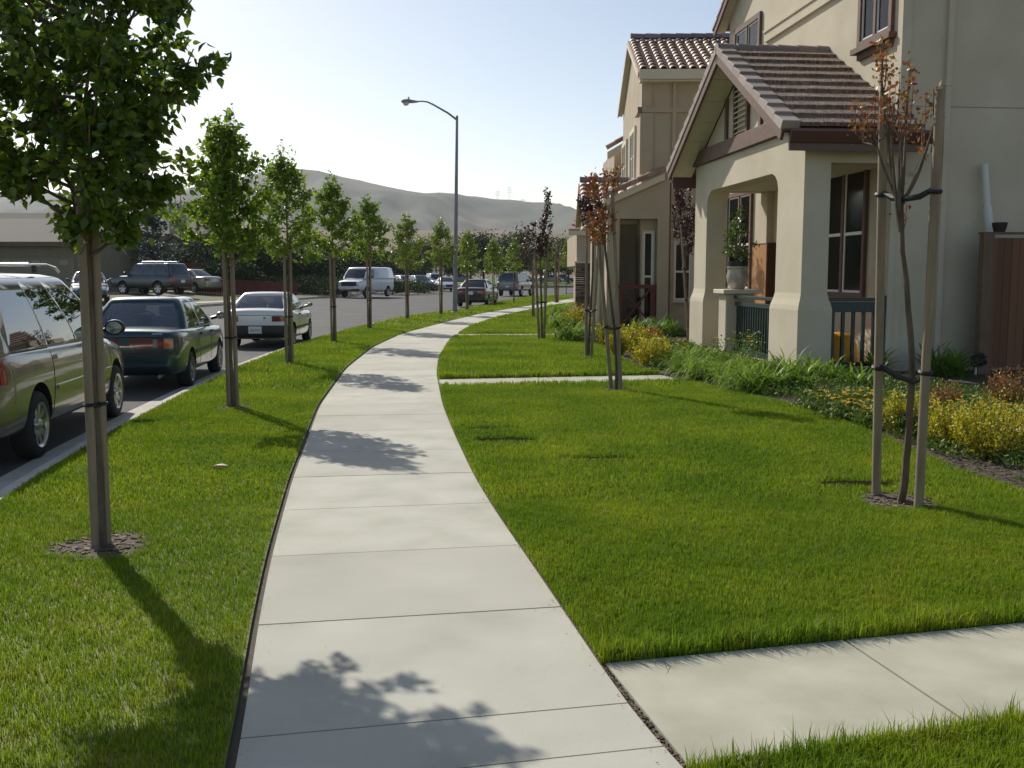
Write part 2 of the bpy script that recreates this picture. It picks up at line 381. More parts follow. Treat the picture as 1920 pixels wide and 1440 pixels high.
# ------------------------------------------------------------------ grass blades
circles = []                              # bare rings round tree bases: (x, y, r)
pits = []                                 # sunken utility lids
def blades(name, N, y0, y1, h, w, inside, x0, x1, mat, label, seed, seg=2, fade=0):
    rg = np.random.default_rng(seed); n = N
    xx = rg.uniform(x0, x1, n); yy = rg.uniform(y0, y1, n)
    k = inside(xx, yy)
    for cx, cy, r in circles:
        rr = np.hypot(xx-cx, yy-cy); a = np.arctan2(yy-cy, xx-cx)
        k &= rr > r*(.85+.10*np.sin(a*3+cx)+.06*np.sin(a*7))+rg.uniform(-.05, .05, n)
    xx, yy = xx[k], yy[k]
    # visible wedge only
    vis = (np.abs(xx) < yy*.56+.6); xx, yy = xx[vis], yy[vis]; n = len(xx)
    clump = np.sin(xx*9+np.sin(yy*7)*2)*np.sin(yy*8.3+np.sin(xx*5)*2)*.18+np.sin(xx*31+yy*13)*np.sin(yy*27-xx*9)*.14
    hh = h*(1+clump+rg.normal(size=n)*.24).clip(.35, 1.8)
    for cx, cy, a, bb in pits:
        e = ((xx-cx)/a)**2+((yy-cy)/bb)**2; hh = np.where(e < 1, hh*.05, hh)
    ang = rg.uniform(0, 2*np.pi, n); lean = np.abs(rg.normal(size=n))*.38
    dx, dy = np.cos(ang), np.sin(ang); px_, py_ = -dy, dx
    ww = w*rg.uniform(.6, 1.3, n)/2; zb = np.full(n, .0)
    P0 = np.stack([xx, yy, zb], 1); side = np.stack([px_, py_, np.zeros(n)], 1)*ww[:, None]; d = np.stack([dx, dy, np.zeros(n)], 1)
    up = np.array([0, 0, 1.])
    mid = P0+d*(hh*lean*.35)[:, None]+up*(hh*.55)[:, None]; tip = P0+d*(hh*lean*1.15)[:, None]+up*(hh*(1-lean*.25))[:, None]
    V = np.stack([P0-side, P0+side, mid+side*.8, mid-side*.8, tip], 1).reshape(-1, 3)
    T = np.array([(0, 1, 2), (0, 2, 3), (3, 2, 4)]); Fq = (T[None]+(np.arange(n)*5)[:, None, None]).reshape(-1, 3)
    o = bigmesh(name, V, Fq, mat); return tag(o, label, 'grass', kind='stuff')
# ================================================================== TREES
bark = M('bark', (.16, .12, .085), .9, col2=(.07, .05, .035), vs=18, bump=.8, bs=70, bd=.01, stretch=(1, 1, .3))
stakewood = M('stake_wood', (.30, .235, .16), .85, col2=(.19, .145, .10), vs=6, bump=.5, bs=90, bd=.006, stretch=(3, 3, .35), detail=8)
rubber = M('black_rubber', (.015, .015, .017), .6)
pear = M('pear_leaf', (.075, .155, .012), .36, col2=(.30, .39, .025), col3=(.17, .265, .016), island=1, trans=.55, spec=.6, sharp=(0, 1))
pear_d = M('pear_leaf_deep', (.045, .10, .012), .34, col2=(.19, .26, .02), col3=(.10, .165, .013), island=1, trans=.48, spec=.6, sharp=(0, 1))
pear2 = M('pear_leaf_pale', (.11, .185, .016), .36, col2=(.33, .40, .035), col3=(.22, .30, .024), island=1, trans=.36, spec=.6, sharp=(0, 1))
plum = M('plum_leaf', (.018, .005, .010), .38, col2=(.07, .014, .022), island=1, trans=.18, spec=.5, sharp=(0, 1))
russet = M('russet_leaf', (.20, .05, .02), .45, col2=(.22, .17, .025), col3=(.34, .11, .025), island=1, trans=.35, sharp=(0, 1))
darkleaf = M('evergreen_leaf', (.012, .028, .009), .7, col2=(.035, .065, .016), island=1, spec=.15, trans=.15, sharp=(0, 1))
midleaf = M('park_leaf', (.025, .06, .016), .7, col2=(.07, .12, .024), island=1, spec=.15, trans=.2, sharp=(0, 1))
def bez(a, c, e, n):
    t = np.linspace(0, 1, n)[:, None]; return a*(1-t)**2+c*2*t*(1-t)+e*t*t
def young_tree(name, base, H, zb, Rr, seed, label, cat, group, nl=3000, ls=.07, nlimb=26, mat=pear, stakes=((-.06, 0, 0, 0, 1.9), (.06, 0, 0, 0, 1.9)),
               lean=(0, 0), trunk_r=.03, droop=.5, ties=(.9,), skirt=.0, bulge=.62, sr=.026, ring=.28, twig=.26, tmpl=LEAF, shoots=0, asym=0):
    rg = np.random.default_rng(seed); t = empty(name, (base[0], base[1], 0), label=label, cat=cat, group=group)
    top = np.array([lean[0], lean[1], H*.96]); n = 12; tr = bez(np.zeros(3), np.array([lean[0]*.2+rg.normal()*.03, rg.normal()*.03, H*.5]), top, n)
    tr[1:-1, :2] += rg.normal(size=(n-2, 2))*.008
    tm = MB(); tm.tube([(tr[0][0], tr[0][1], -.05)]+list(tr), [trunk_r*1.35]+list(np.linspace(trunk_r*1.1, trunk_r*.25, n)), 9)
    pos = []; dr = []; at = lambda z: np.array([np.interp(z, tr[:, 2], tr[:, i]) for i in range(3)])
    def env(z):                                            # crown half-width at height z
        s = np.clip((z-zb)/(H-zb), 0, 1); return Rr*(np.sin(np.pi*s**bulge/1.0)**.75 if 0 < s < 1 else 0)+.05
    for i in range(nlimb):
        s = (i+.5)/nlimb; z0 = zb-.05+(H-zb)*.80*s; a = i*2.4+rg.uniform(-.5, .5)
        ze = z0+(H-zb)*rg.uniform(.14, .30)-(skirt*(1-s)*.35); r = env(min(ze, H-.05))*rg.uniform(.72, 1.12)*(1-asym*math.cos(a))
        p0 = at(z0); ctr = at(min(ze, H*.95))
        pe = np.array([ctr[0]+math.cos(a)*r, ctr[1]+math.sin(a)*r, ze]); c = p0*.45+pe*.55+np.array([math.cos(a)*r*.12, math.sin(a)*r*.12, -.08-.1*skirt])
        L_ = bez(p0, c, pe, 7); tm.tube(list(L_), list(np.linspace(trunk_r*.38, .004, 7)), 5)
        for k in range(9):
            q = rg.uniform(.25, 1.0); p = L_[int(q*6)]; d = rg.normal(size=3); d[2] = abs(d[2])*.8-.15; d += np.array([math.cos(a), math.sin(a), .3])*.7; d /= np.linalg.norm(d)
            ln = twig*rg.uniform(.5, 1.15); e = p+d*ln; 
            if k % 2 == 0: tm.tube([p, p+d*ln*.5+np.array([0, 0, .01]), e], [.004, .003, .0015], 4, cap=False)
            m = max(2, int(nl/(nlimb*9))); u = rg.uniform(.1, 1.05, m)[:, None]
            pos.append(p+d*ln*u+rg.normal(size=(m, 3))*.035); dd = d*.5+rg.normal(size=(m, 3))*.55+np.array([0, 0, -droop]); dr.append(dd)
    for k in range(int(nlimb*.5)):                         # leader shoots that break the top outline
        a = rg.uniform(0, 6.3); z0 = rg.uniform(H-.5*(H-zb)*.5, H); p = at(z0)+np.array([math.cos(a), math.sin(a), 0])*rg.uniform(.02, .6)*env(z0); e = p+np.array([math.cos(a)*.08, math.sin(a)*.08, rg.uniform(.2, .42)])
        tm.tube([p-np.array([0, 0, .2]), p, e], [.006, .004, .002], 4, cap=False); m = 9; u = rg.uniform(0, 1, m)[:, None]
        pos.append(p+(e-p)*u+rg.normal(size=(m, 3))*.015); dr.append(rg.normal(size=(m, 3))*.6+np.array([0, 0, -.1]))
    pos = np.concatenate(pos); dr = np.concatenate(dr)
    tm.build('trunk', bark, t, smooth=True)
    leaves('crown', pos, dr, ls*rg.uniform(.7, 1.15, len(pos)), tmpl, mat, t, rg)
    for dx, dy, tx, ty, sh in stakes:
        m = MB(); m.tube([(dx, dy, -.05), (dx+(tx)*.5, dy+ty*.5, sh/2), (dx+tx, dy+ty, sh)], [sr*1.05, sr, sr*.95], 12); m.build('stake', stakewood, t, smooth=True)
    for z in ties:
        if not stakes: continue
        m = MB(); c = at(z)
        for dx, dy, tx, ty, sh in stakes:
            f = z/sh; s = np.array([dx+tx*f, dy+ty*f, z]); m.tube([s+np.array([0, .0, .012]), (s+c)/2+np.array([0, -.03, 0]), c+np.array([0, -.035, -.012])], .012, 6)
            ring_ = [(s[0]+math.cos(q)*(sr+.006), s[1]+math.sin(q)*(sr+.006), z) for q in np.linspace(0, 6.3, 9)]; m.tube(ring_, .012, 5)
        ring_ = [(c[0]+math.cos(q)*(trunk_r+.01), c[1]+math.sin(q)*(trunk_r+.01), z-.01) for q in np.linspace(0, 6.3, 9)]; m.tube(ring_, .011, 5)
        m.build('tie', rubber, t, smooth=True)
    if ring: circles.append((base[0], base[1], ring))
    return t
G1 = 'young street trees along the verge'
def stk(Y, w=.055, h=1.9, a=0): return ((-w, -.02, 0, 0, h), (w, .03, .01, 0, h))
T = [((190, 1026), 5.7, 1.86, .94, 70, 26000, .067, 1.28), ((437, 764), 3.62, 1.95, .55, 36, 5600, .070, 1.0), ((543, 682), 4.05, 2.0, .64, 34, 5200, .072, .9),
     ((626, 642), 4.1, 2.1, .72, 32, 5000, .08, .8), ((693, 617), 4.05, 2.2, .72, 30, 4200, .088, .8), ((764, 599), 3.9, 1.95, .72, 28, 3200, .10, .7),
     ((827, 589), 4.0, 2.05, .66, 28, 2800, .10, .7), ((876, 581), 3.75, 1.7, .60, 24, 2200, .11, .6), ((925, 574), 3.6, 1.75, .60, 24, 2200, .11, .6),
     ((964, 569), 3.8, 1.8, .66, 24, 2200, .11, .6), ((1021, 559), 4.4, 2.0, .8, 22, 1800, .14, .5), ((1062, 551), 4.6, 2.2, .9, 22, 1800, .15, .5)]
LT = ['large nearest street tree with heavy dark leafy crown filling the upper left corner', 'second street tree from the camera, double stakes in front of the teal sedan nose',
      'third street tree from the camera, its stakes crossing the rear of the white coupe', 'fourth street tree from the camera, just right of the white coupe', 'fifth street tree, its stakes crossing the white van across the road',
      'sixth street tree, loose pale crown with low hanging leaves, right of the white van', 'seventh street tree, slim pale crown just left of the street lamp', 'street tree just right of the street lamp, trunk in front of the black sedan',
      'street tree with pale round crown at the right edge of the black sedan', 'street tree with yellow green crown in front of the grey sport utility vehicle', 'far thin street tree left of the walkway bend, behind the purple leaved tree', 'farthest tiny street tree at the bend beside the stone pier']
for i, ((px, py), H, zb, Rr, nlimb, nl, ls, tw) in enumerate(T):
    bx, by = P(px, py); w = .047 if i else .022
    young_tree('street_tree', (bx, by), H, zb, Rr, 100+i, LT[i], 'tree', G1, nl=nl, ls=ls, nlimb=nlimb, mat=pear_d if i == 0 else (pear if i < 5 else pear2),
               stakes=((-w, -.03, .0, .0, zb+.35), (w*.9, .04, -.01 if i % 2 else .015, .0, zb+.45)) if i < 8 else ((-.03, 0, 0, 0, zb),), skirt=.6 if i == 0 else .3, lean=(-.02, 0) if i == 0 else (0, 0), bulge=.95 if i == 0 else .62, asym=.24 if i == 0 else 0, 
               ties=(.92,) if i < 8 else (.9,), trunk_r=.034 if i == 0 else .027, ring=[.34, .26, .2, .15][i] if i < 4 else 0, twig=.25 if i == 0 else .22, sr=.027 if i == 0 else .028, tmpl=HLEAF if i < 2 else (LEAF if i < 5 else SLEAF))
# ------------------------------------------------------------------ ornamental trees in the front lawns
def P2(px, py): return P(px, py)
G2 = 'young ornamental trees in the front lawns'
def orn(px, py, tops, label, seed, parts, H, sr=.03, tie_z=(.85, 2.05), trunk_px=None, group=G2, ring=.2, nshoot=9, name='ornamental_tree', trk=None):
    """tops: list of (base px, base py, top px, top py) stakes; parts: list of (px, py, rx, rz, n, material key) leaf clusters"""
    bx, by = P(px, py); t = empty(name, (bx, by, 0), label=label, cat='tree', group=group); rg = np.random.default_rng(seed)
    loc = lambda q: np.array(q)-np.array([bx, by, 0])
    st = []
    for b0x, b0y, tx, ty in tops:
        x0, y0 = P(b0x, b0y); yt = by+(y0-by)*.6; p0 = loc((x0, y0, -.05)); p1 = loc(Q(tx, ty, yt)); st.append((p0, p1))
        m = MB(); m.tube([p0, (p0+p1)/2, p1], [sr*1.05, sr, sr*.96], 12); m.build('stake', stakewood, t, smooth=True)
    pts = [loc(Q(x, y, by)) for x, y in trk]; pts[0][2] = -.04
    nn = 14; s = np.linspace(0, 1, len(pts)); arr = np.array(pts); u = np.linspace(0, 1, nn); tr = np.stack([np.interp(u, s, arr[:, i]) for i in range(3)], 1); tr[1:-1, 1] += rg.normal(size=nn-2)*.01
    tm = MB(); tm.tube(list(tr), list(np.linspace(sr*.95, sr*.5, nn)), 9)
    fork = tr[-1]; pos = {}; dr = {}
    for (cx, cy, rx, rz, n, key) in parts:
        c = loc(Q(cx, cy, by+rg.uniform(-.25, .25))); k = max(1, int(round(nshoot*rx/.3)))
        tm.tube(list(bez(fork-np.array([0, 0, rg.uniform(0, .25)]), (fork+c)/2+np.array([(c[0]-fork[0])*.25, 0, -.08]), c-np.array([0, 0, rz*.6]), 6)), list(np.linspace(sr*.45, .006, 6)), 6)
        for _ in range(k):
            a = rg.uniform(0, 6.3); r = rg.uniform(.0, 1)**.6*rx; p = c+np.array([math.cos(a)*r, math.sin(a)*r, -rz*rg.uniform(.4, 1)]); e = c+np.array([math.cos(a)*r*1.15, math.sin(a)*r*1.15, rz*rg.uniform(.4, 1.1)])
            tm.tube([c-np.array([0, 0, rz*1.1]), p, e], [.006, .005, .002], 4, cap=False); m = max(3, n//k); uu = rg.uniform(-.05, 1.02, m)[:, None]; d = (e-p)/np.linalg.norm(e-p)
            pos.setdefault(key, []).append(p+(e-p)*uu+rg.normal(size=(m, 3))*.028); dr.setdefault(key, []).append(d*.5+rg.normal(size=(m, 3))*.6)
    tm.build('trunk', bark, t, smooth=True)
    for key in pos:
        mt, ls = {'p': (plum, .07), 'r': (russet, .06), 'R': (russet, .046), 'P': (plum, .085)}[key]
        pp = np.concatenate(pos[key]); leaves('crown', pp, np.concatenate(dr[key]), ls*rg.uniform(.6, 1.2, len(pp)), SLEAF if key != 'p' else LEAF, mt, t, rg)
    for z in tie_z:
        m = MB(); i = np.argmin(abs(tr[:, 2]-z)); c = tr[i]+np.array([0, 0, 0])
        for p0, p1 in st:
            f = (z-p0[2])/(p1[2]-p0[2])
            if f > 1: continue
            s_ = p0+(p1-p0)*f; m.tube([s_+np.array([0, 0, .02]), (s_+c)/2+np.array([0, -.03, -.01]), c+np.array([0, -.03, 0])], [.02, .024, .02], 6)
            m.tube([(s_[0]+math.cos(q)*(sr+.008), s_[1]+math.sin(q)*(sr+.008), s_[2]+.01*math.sin(q)) for q in np.linspace(0, 6.3, 9)], .016, 5)
        m.build('tie', rubber, t, smooth=True)
    if ring: circles.append((bx, by+.05, ring))
    return t
orn(1686, 945, [(1643, 930, 1657, 170), (1722, 955, 1763, 168)], 'nearest ornamental tree, bare crooked trunk between two tall stakes, sparse russet leaves at the top', 31,
    [(1640, 225, .18, .16, 130, 'R'), (1672, 205, .10, .16, 40, 'R'), (1655, 120, .13, .2, 130, 'R'), (1690, 190, .10, .25, 110, 'R'), (1700, 150, .05, .14, 20, 'R'), (1738, 240, .05, .22, 34, 'R'), (1757, 195, .03, .1, 14, 'R'), (1690, 235, .1, .08, 24, 'R'), (1696, 395, .05, .12, 14, 'R')],
    4, sr=.033, tie_z=(1.02, 2.33), trk=[(1686, 946), (1697, 905), (1704, 800), (1712, 690), (1706, 600), (1694, 480), (1690, 375)], ring=.34, nshoot=14)
orn(1155, 732, [(1147, 730, 1121, 440), (1164, 733, 1148, 362)], 'second ornamental tree on the lawn, orange and purple leaves between slanting stakes', 32,
    [(1128, 350, .18, .22, 260, 'r'), (1150, 335, .10, .18, 130, 'r'), (1132, 420, .24, .27, 520, 'r'), (1108, 395, .16, .2, 150, 'p')], 4, sr=.03, tie_z=(.95,),
    trk=[(1155, 733), (1157, 690), (1151, 610), (1143, 540), (1135, 470), (1130, 420)], ring=.3)
orn(1103, 670, [(1099, 670, 1100, 420), (1108, 671, 1123, 455)], 'third ornamental tree on the lawn, dark purple crown beside the tiled porch roof, crossed stakes', 33,
    [(1108, 400, .24, .30, 420, 'p'), (1098, 385, .17, .2, 160, 'p')], 4, sr=.03, tie_z=(1.0,), trk=[(1103, 671), (1106, 600), (1112, 500), (1112, 430)], ring=.25)
orn(1016, 637, [(1011, 636, 1003, 470), (1020, 637, 1027, 440)], 'tall dark purple ornamental tree with one high leader, in the middle of the far lawn', 34,
    [(1022, 368, .14, .22, 130, 'p'), (1027, 395, .14, .2, 110, 'p'), (1018, 430, .30, .28, 330, 'p'), (1025, 460, .26, .3, 300, 'p'), (1005, 470, .2, .25, 150, 'p'), (1021, 410, .1, .2, 70, 'p')], 4, sr=.035, tie_z=(1.0,), trk=[(1016, 637), (1015, 560), (1013, 500), (1015, 450)], ring=.2)
orn(999, 595, [(1001, 595, 999, 490)], 'purple ornamental tree with low rounded crown behind the tall purple one', 35,
    [(988, 440, .4, .45, 330, 'P'), (998, 465, .45, .45, 300, 'P'), (982, 480, .3, .3, 120, 'P')], 4, sr=.045, tie_z=(1.0,), trk=[(999, 595), (999, 540), (997, 490)], ring=0)
orn(1043, 567, [(1041, 567, 1041, 480), (1046, 567, 1048, 485)], 'small far ornamental tree with olive and russet leaves just left of the stone pier', 36,
    [(1043, 470, .8, .9, 300, 'r')], 4, sr=.06, tie_z=(1.0,), trk=[(1043, 567), (1043, 500)], ring=0)
orn(1288, 640, [(1291, 640, 1277, 420)], 'glossy purple leaved tree between the two houses, tied to one slanting stake', 37,
    [(1283, 370, .24, .35, 380, 'p'), (1275, 430, .28, .35, 420, 'p'), (1292, 455, .24, .3, 300, 'p'), (1270, 395, .2, .3, 200, 'p'), (1294, 410, .2, .4, 260, 'p')], 4, sr=.03, tie_z=(1.1, 1.9), trk=[(1290, 640), (1288, 560), (1285, 480)], ring=0)
# sunken utility lids in the lawn
for px, py, a, c in ((912, 800, .30, .10), (948, 822, .36, .17), (1125, 857, .40, .10), (1605, 905, .34, .15)):
    x, y = P(px, py+5); pits.append((x, y, a, c))
# ================================================================== HOUSES
stucco = M('cream_stucco', (.51, .45, .34), .9, col2=(.585, .525, .41), vs=1.2, bump=.55, bs=38, bd=.012, detail=8, spec=.2)
stucco2 = M('tan_stucco', (.405, .335, .25), .9, col2=(.465, .39, .30), vs=1.0, bump=.5, bs=38, bd=.012, detail=8, spec=.2)
creamtrim = M('cream_trim', (.58, .53, .41), .7, col2=(.63, .58, .46), vs=2)
browntrim = M('brown_trim', (.115, .06, .042), .7, col2=(.15, .085, .06), vs=7, bump=.3, bs=80, detail=8)
gutterm = M('brown_gutter', (.10, .045, .033), .45)
rooftile = M('concrete_roof_tile', (.13, .085, .065), .75, col2=(.33, .25, .20), col3=(.20, .12, .09), island=1, sharp=(0, 1), bump=.6, bs=50, bd=.01)
ribtile = M('ribbed_roof_tile', (.11, .072, .056), .7, col2=(.34, .26, .21), col3=(.18, .12, .09), vs=9, sharp=(.35, .65), bump=.5, bs=60, bd=.01, stretch=(4, 1, 1))
claytile = M('clay_roof_tile', (.24, .13, .09), .5, col2=(.44, .30, .22), island=1, sharp=(0, 1), bump=.3, bs=40)
ridgetile = M('ridge_tile', (.16, .13, .13), .4, col2=(.26, .20, .19), island=1, sharp=(0, 1), bump=.3, bs=40)
sash = M('white_vinyl', (.72, .72, .68), .35)
paneg = glassy('window_glass', (.45, .48, .44), .10, .0, 1.22)
blind = M('window_blind', (.24, .23, .15), .8, col2=(.15, .14, .10), vs=1)
blindl = M('pale_blind', (.42, .43, .42), .8)
teal = M('green_railing_paint', (.012, .034, .034), .4)
burg = M('burgundy_paint', (.13, .022, .02), .5, col2=(.09, .016, .015), vs=9)
stone = M('ledger_stone', (.07, .045, .035), .9, col2=(.20, .14, .11), col3=(.12, .08, .065), island=1, sharp=(0, 1), bump=.6, bs=30, bd=.02)
cedar = M('cedar_board', (.10, .045, .024), .85, col2=(.20, .095, .05), col3=(.14, .065, .035), island=1, sharp=(0, 1), bump=.5, bs=50, bd=.006, stretch=(4, 4, .4))
pvc = M('pvc_white', (.60, .60, .58), .4)
S = 1.0485
def win(parent, X, w, h, style=1, panes=2, glassm=None, frame_t=.10, fm=None, bl=None, sill=0, name='window', split=.5):
    """X maps local x (right), y (into wall), z (up); trim stands proud of the wall, sashes recessed within it"""
    fm = fm or browntrim; m = MB(); ft = frame_t; pr = .07
    m.box(-ft, w+ft, -pr, .02, h, h+ft, X=X); m.box(-ft, 0, -pr, .02, 0, h, X=X); m.box(w, w+ft, -pr, .02, 0, h, X=X)
    m.box(-ft, w+ft, -pr-.004, .02, -ft, 0, X=X)
    if sill: m.box(-ft-.1, w+ft+.1, -pr-.08, .02, -ft-sill, -ft-.002, X=X); m.box(-ft, w+ft, -pr+.01, .02, -ft-sill-.12, -ft-sill-.002, X=X)
    pw = w/panes
    for i in range(1, panes): m.box(i*pw-.045, i*pw+.045, -pr+.01, .01, .002, h-.002, X=X)
    fr = m.build(name, fm, parent, fix=True)
    m = MB(); g = MB(); bb = MB()
    for i in range(panes):
        x0, x1 = i*pw+(.047 if i else .002), (i+1)*pw-(.047 if i < panes-1 else .002); s = .045; mid = h*split
        m.box(x0, x0+s, -.03, .012, .002, h-.002, X=X); m.box(x1-s, x1, -.03, .012, .002, h-.002, X=X)
        m.box(x0+s, x1-s, -.032, .012, .002, s, X=X); m.box(x0+s, x1-s, -.032, .012, h-s, h-.002, X=X); m.box(x0+s, x1-s, -.034, .012, mid-.03, mid+.03, X=X)
        g.box(x0+s, x1-s, -.012, -.008, s, mid-.03, X=X); g.box(x0+s, x1-s, -.016, -.012, mid+.03, h-s, X=X)
        nb = int((h-2*s)/.06)
        bb.box(x0+s, x1-s, .001, .004, s, h-s, X=X)
        for k in range(nb): bb.box(x0+s+.005, x1-s-.005, -.004, -.001, s+k*.06, s+k*.06+.047, X=X)
    m.build('sash', sash, fr); g.build('pane', glassm or paneg, fr); bb.build('blind', bl or blind, fr)
    return fr
def barrels(m, X, w, L_, pitch, col=.29, course=.36, r=.105, mi=0):
    """half-round tiles: local x along eave, y up the slope; X places the eave corner; slope angle pitch about x"""
    Y = X@Matrix.Rotation(pitch, 4, 'X'); nc = int(round(w/col)); nr = int(round(L_/course)); cw = w/nc; ch = L_/nr
    for i in range(nc):
        for j in range(nr):
            cx = (i+.5)*cw; y0 = j*ch-.03; y1 = (j+1)*ch+.02; v = []; seg = 7
            for (y, rr, dz) in ((y0, r*1.08, .035), (y1, r*.92, .0)):
                for k in range(seg+1):
                    a = math.pi*k/seg; v.append((cx+math.cos(a)*rr, y, math.sin(a)*rr+dz))
                for k in range(seg+1):
                    a = math.pi*k/seg; v.append((cx+math.cos(a)*(rr-.018), y, math.sin(a)*(rr-.018)+dz))
            n = seg+1; f = [(k, k+1, 2*n+k+1, 2*n+k) for k in range(seg)]+[(k, n+k, n+k+1, k+1) for k in range(seg)]+[(n+k, 3*n+k, 3*n+k+1, n+k+1) for k in range(seg)]
            m.add(v, f, mi, Y)
    m.box(0, w, 0, L_, -.10, .015, mi, Y)
def ridge_caps(m, p, q, r=.12, n=8, mi=0):
    p, q = Vector(p), Vector(q); d = (q-p)/n; dn = d.normalized(); rt = dn.cross(Vector((0, 0, 1))).normalized(); up = Vector((0, 0, 1)); up = (up-dn*up.dot(dn)).normalized()
    for i in range(n):
        v = []
        for (c, rr) in ((p+d*i, r), (p+d*(i+1.12), r*.86)):
            for k in range(9):
                a = math.pi*k/8*1.1-.15; v.append(c+rt*math.cos(a)*rr+up*math.sin(a)*rr)
        m.add(v, [(k, k+1, 9+k+1, 9+k) for k in range(8)]+[tuple(range(9)), tuple(range(17, 8, -1))], mi)
# ---- house 1: local x runs into the plot, y away along the facade
ox, oy = P(1497, 700)
H1 = empty('house', (ox, oy, 0), R(6), label='two storey cream stucco house with gabled porch and brown trim at the right', cat='house', group='stucco houses along the sidewalk')
s = S
def sc(*a): return [x*s for x in a]
Vm = 1.66*s
# main block with gable wall
m = MB(); e, pk = 8.1*s, 10.9*s
prof = [(.1*s, -.1), (9.25*s, -.1), (9.25*s, e), (4.68*s, pk), (.1*s, e)]
m.prism(prof, lambda a, b, q: (Vm if q == 0 else 14*s, a, b))
m.build('wall', stucco, H1)
# corner boards, belly bands, control joint, base flashing
m = MB(); z0, z1 = 6.88*s, 7.08*s
m.box(Vm-.07, Vm+.01, .1*s, 6.55*s, z0, z1); m.box(Vm-.10, Vm+.01, .1*s, 6.55*s, z1+.002, z1+.06)
m.box(Vm-.045, Vm+.12, .1*s-.045, .1*s+.12, .1, z0-.01)
m.build('trim_band', stucco, H1)
m = MB(); m.box(Vm+.01, 13.9*s, .1*s-.006, .1*s+.01, 4.43*s, 4.445*s); m.build('control_joint', M('joint_shadow', (.30, .27, .21), .9), H1)
# main roof with rake overhang
m = MB(); sl = math.atan2(pk-e, 4.58*s)
for sgn in (1, -1):
    y_e = 9.25*s+.45 if sgn > 0 else .1*s-.45
    dz = .45*math.tan(sl); p0 = Vector((Vm-.32*s, y_e, e-dz)); p1 = Vector((Vm-.32*s, 4.68*s, pk))
    d = (p1-p0).normalized(); nrm = Vector((0, -d.z, d.y))*(1 if d.y > 0 else -1)
    L_ = (p1-p0).length; W = 12.5*s
    for k in range(14):
        a, b2 = p0+d*(L_*k/14), p0+d*(L_*(k+1)/14+.04)
        q = [a+nrm*.03, b2+nrm*.0, b2+nrm*.05, a+nrm*.09]
        m.add([tuple(w) for w in q]+[(w.x+W, w.y, w.z) for w in q], [(0, 1, 2, 3), (7, 6, 5, 4), (0, 4, 5, 1), (1, 5, 6, 2), (2, 6, 7, 3), (3, 7, 4, 0)])
rf = m.build('roof', rooftile, H1)
m = MB()
for sgn in (1, -1):
    y_e = 9.25*s+.45 if sgn > 0 else .1*s-.45
    dz = .45*math.tan(sl); p0 = Vector((Vm-.30*s, y_e, e-dz)); p1 = Vector((Vm-.30*s, 4.68*s, pk)); d = (p1-p0).normalized(); nrm = Vector((0, -d.z, d.y))*(1 if d.y > 0 else -1)
    q = [p0-nrm*.16, p1-nrm*.16, p1+nrm*.02, p0+nrm*.02]
    m.add([tuple(w) for w in q]+[(w.x+.05, w.y, w.z) for w in q], [(0, 1, 2, 3), (7, 6, 5, 4), (0, 4, 5, 1), (1, 5, 6, 2), (2, 6, 7, 3), (3, 7, 4, 0)])
m.build('rake_board', browntrim, rf)
m = MB()
for sgn in (1, -1):
    y_e = 9.25*s+.42 if sgn > 0 else .1*s-.42
    dz = .42*math.tan(sl); 
    for k in range(10):
        t0, t1 = k/10, (k+1)/10-.004; p0 = Vector((Vm-.28*s, y_e, e-dz)); p1 = Vector((Vm-.28*s, 4.68*s, pk)); a, b2 = p0.lerp(p1, t0), p0.lerp(p1, t1)
        q = [(a.x, a.y, a.z-.03), (b2.x, b2.y, b2.z-.03), (b2.x+.29*s, b2.y, b2.z-.03), (a.x+.29*s, a.y, a.z-.03)]
        m.add(q+[(x, y, z-.02) for x, y, z in q], [(0, 1, 2, 3), (7, 6, 5, 4)]+[(i, 4+i, 4+(i+1) % 4, (i+1) % 4) for i in range(4)])
m.build('soffit', creamtrim, rf)
SW = lambda yr, z: Matrix(((0, 1, 0, Vm), (-1, 0, 0, yr), (0, 0, 1, z), (0, 0, 0, 1)))       # street facing: x right = -y local
o = win(H1, SW(1.62*s, 5.80*s), 1.08*s, 1.75*s, sill=.1, bl=blindl, frame_t=.11, split=.62)
o = win(H1, SW(8.62*s, 5.82*s), 1.62*s, 1.72*s, sill=.1, bl=blindl, panes=2, frame_t=.13, split=.62)
o = win(H1, SW(2.98*s, 1.32*s), 1.75*s, 2.30*s, panes=2, frame_t=.10, split=.47)
o = win(H1, SW(8.9*s, 1.32*s), 1.65*s, 2.25*s, panes=2, frame_t=.10, split=.47)
# porch front wall with one wide opening
pt = .45*s; w_, e2 = 6.28*s, 4.05*s; zr = 5.93*s; kr = (zr-3.98*s)/(3.56*s)
m = MB(); zt = 3.45*s; zc = 3.17*s; a0, a1 = 1.18*s, 5.4*s; c = .32*s
L2 = lambda pts: [(a, b) for a, b in pts]
def slab(pts, x0=0.0, x1=pt): m.prism(pts, lambda a, b, q: (x0 if q == 0 else x1, a, b))
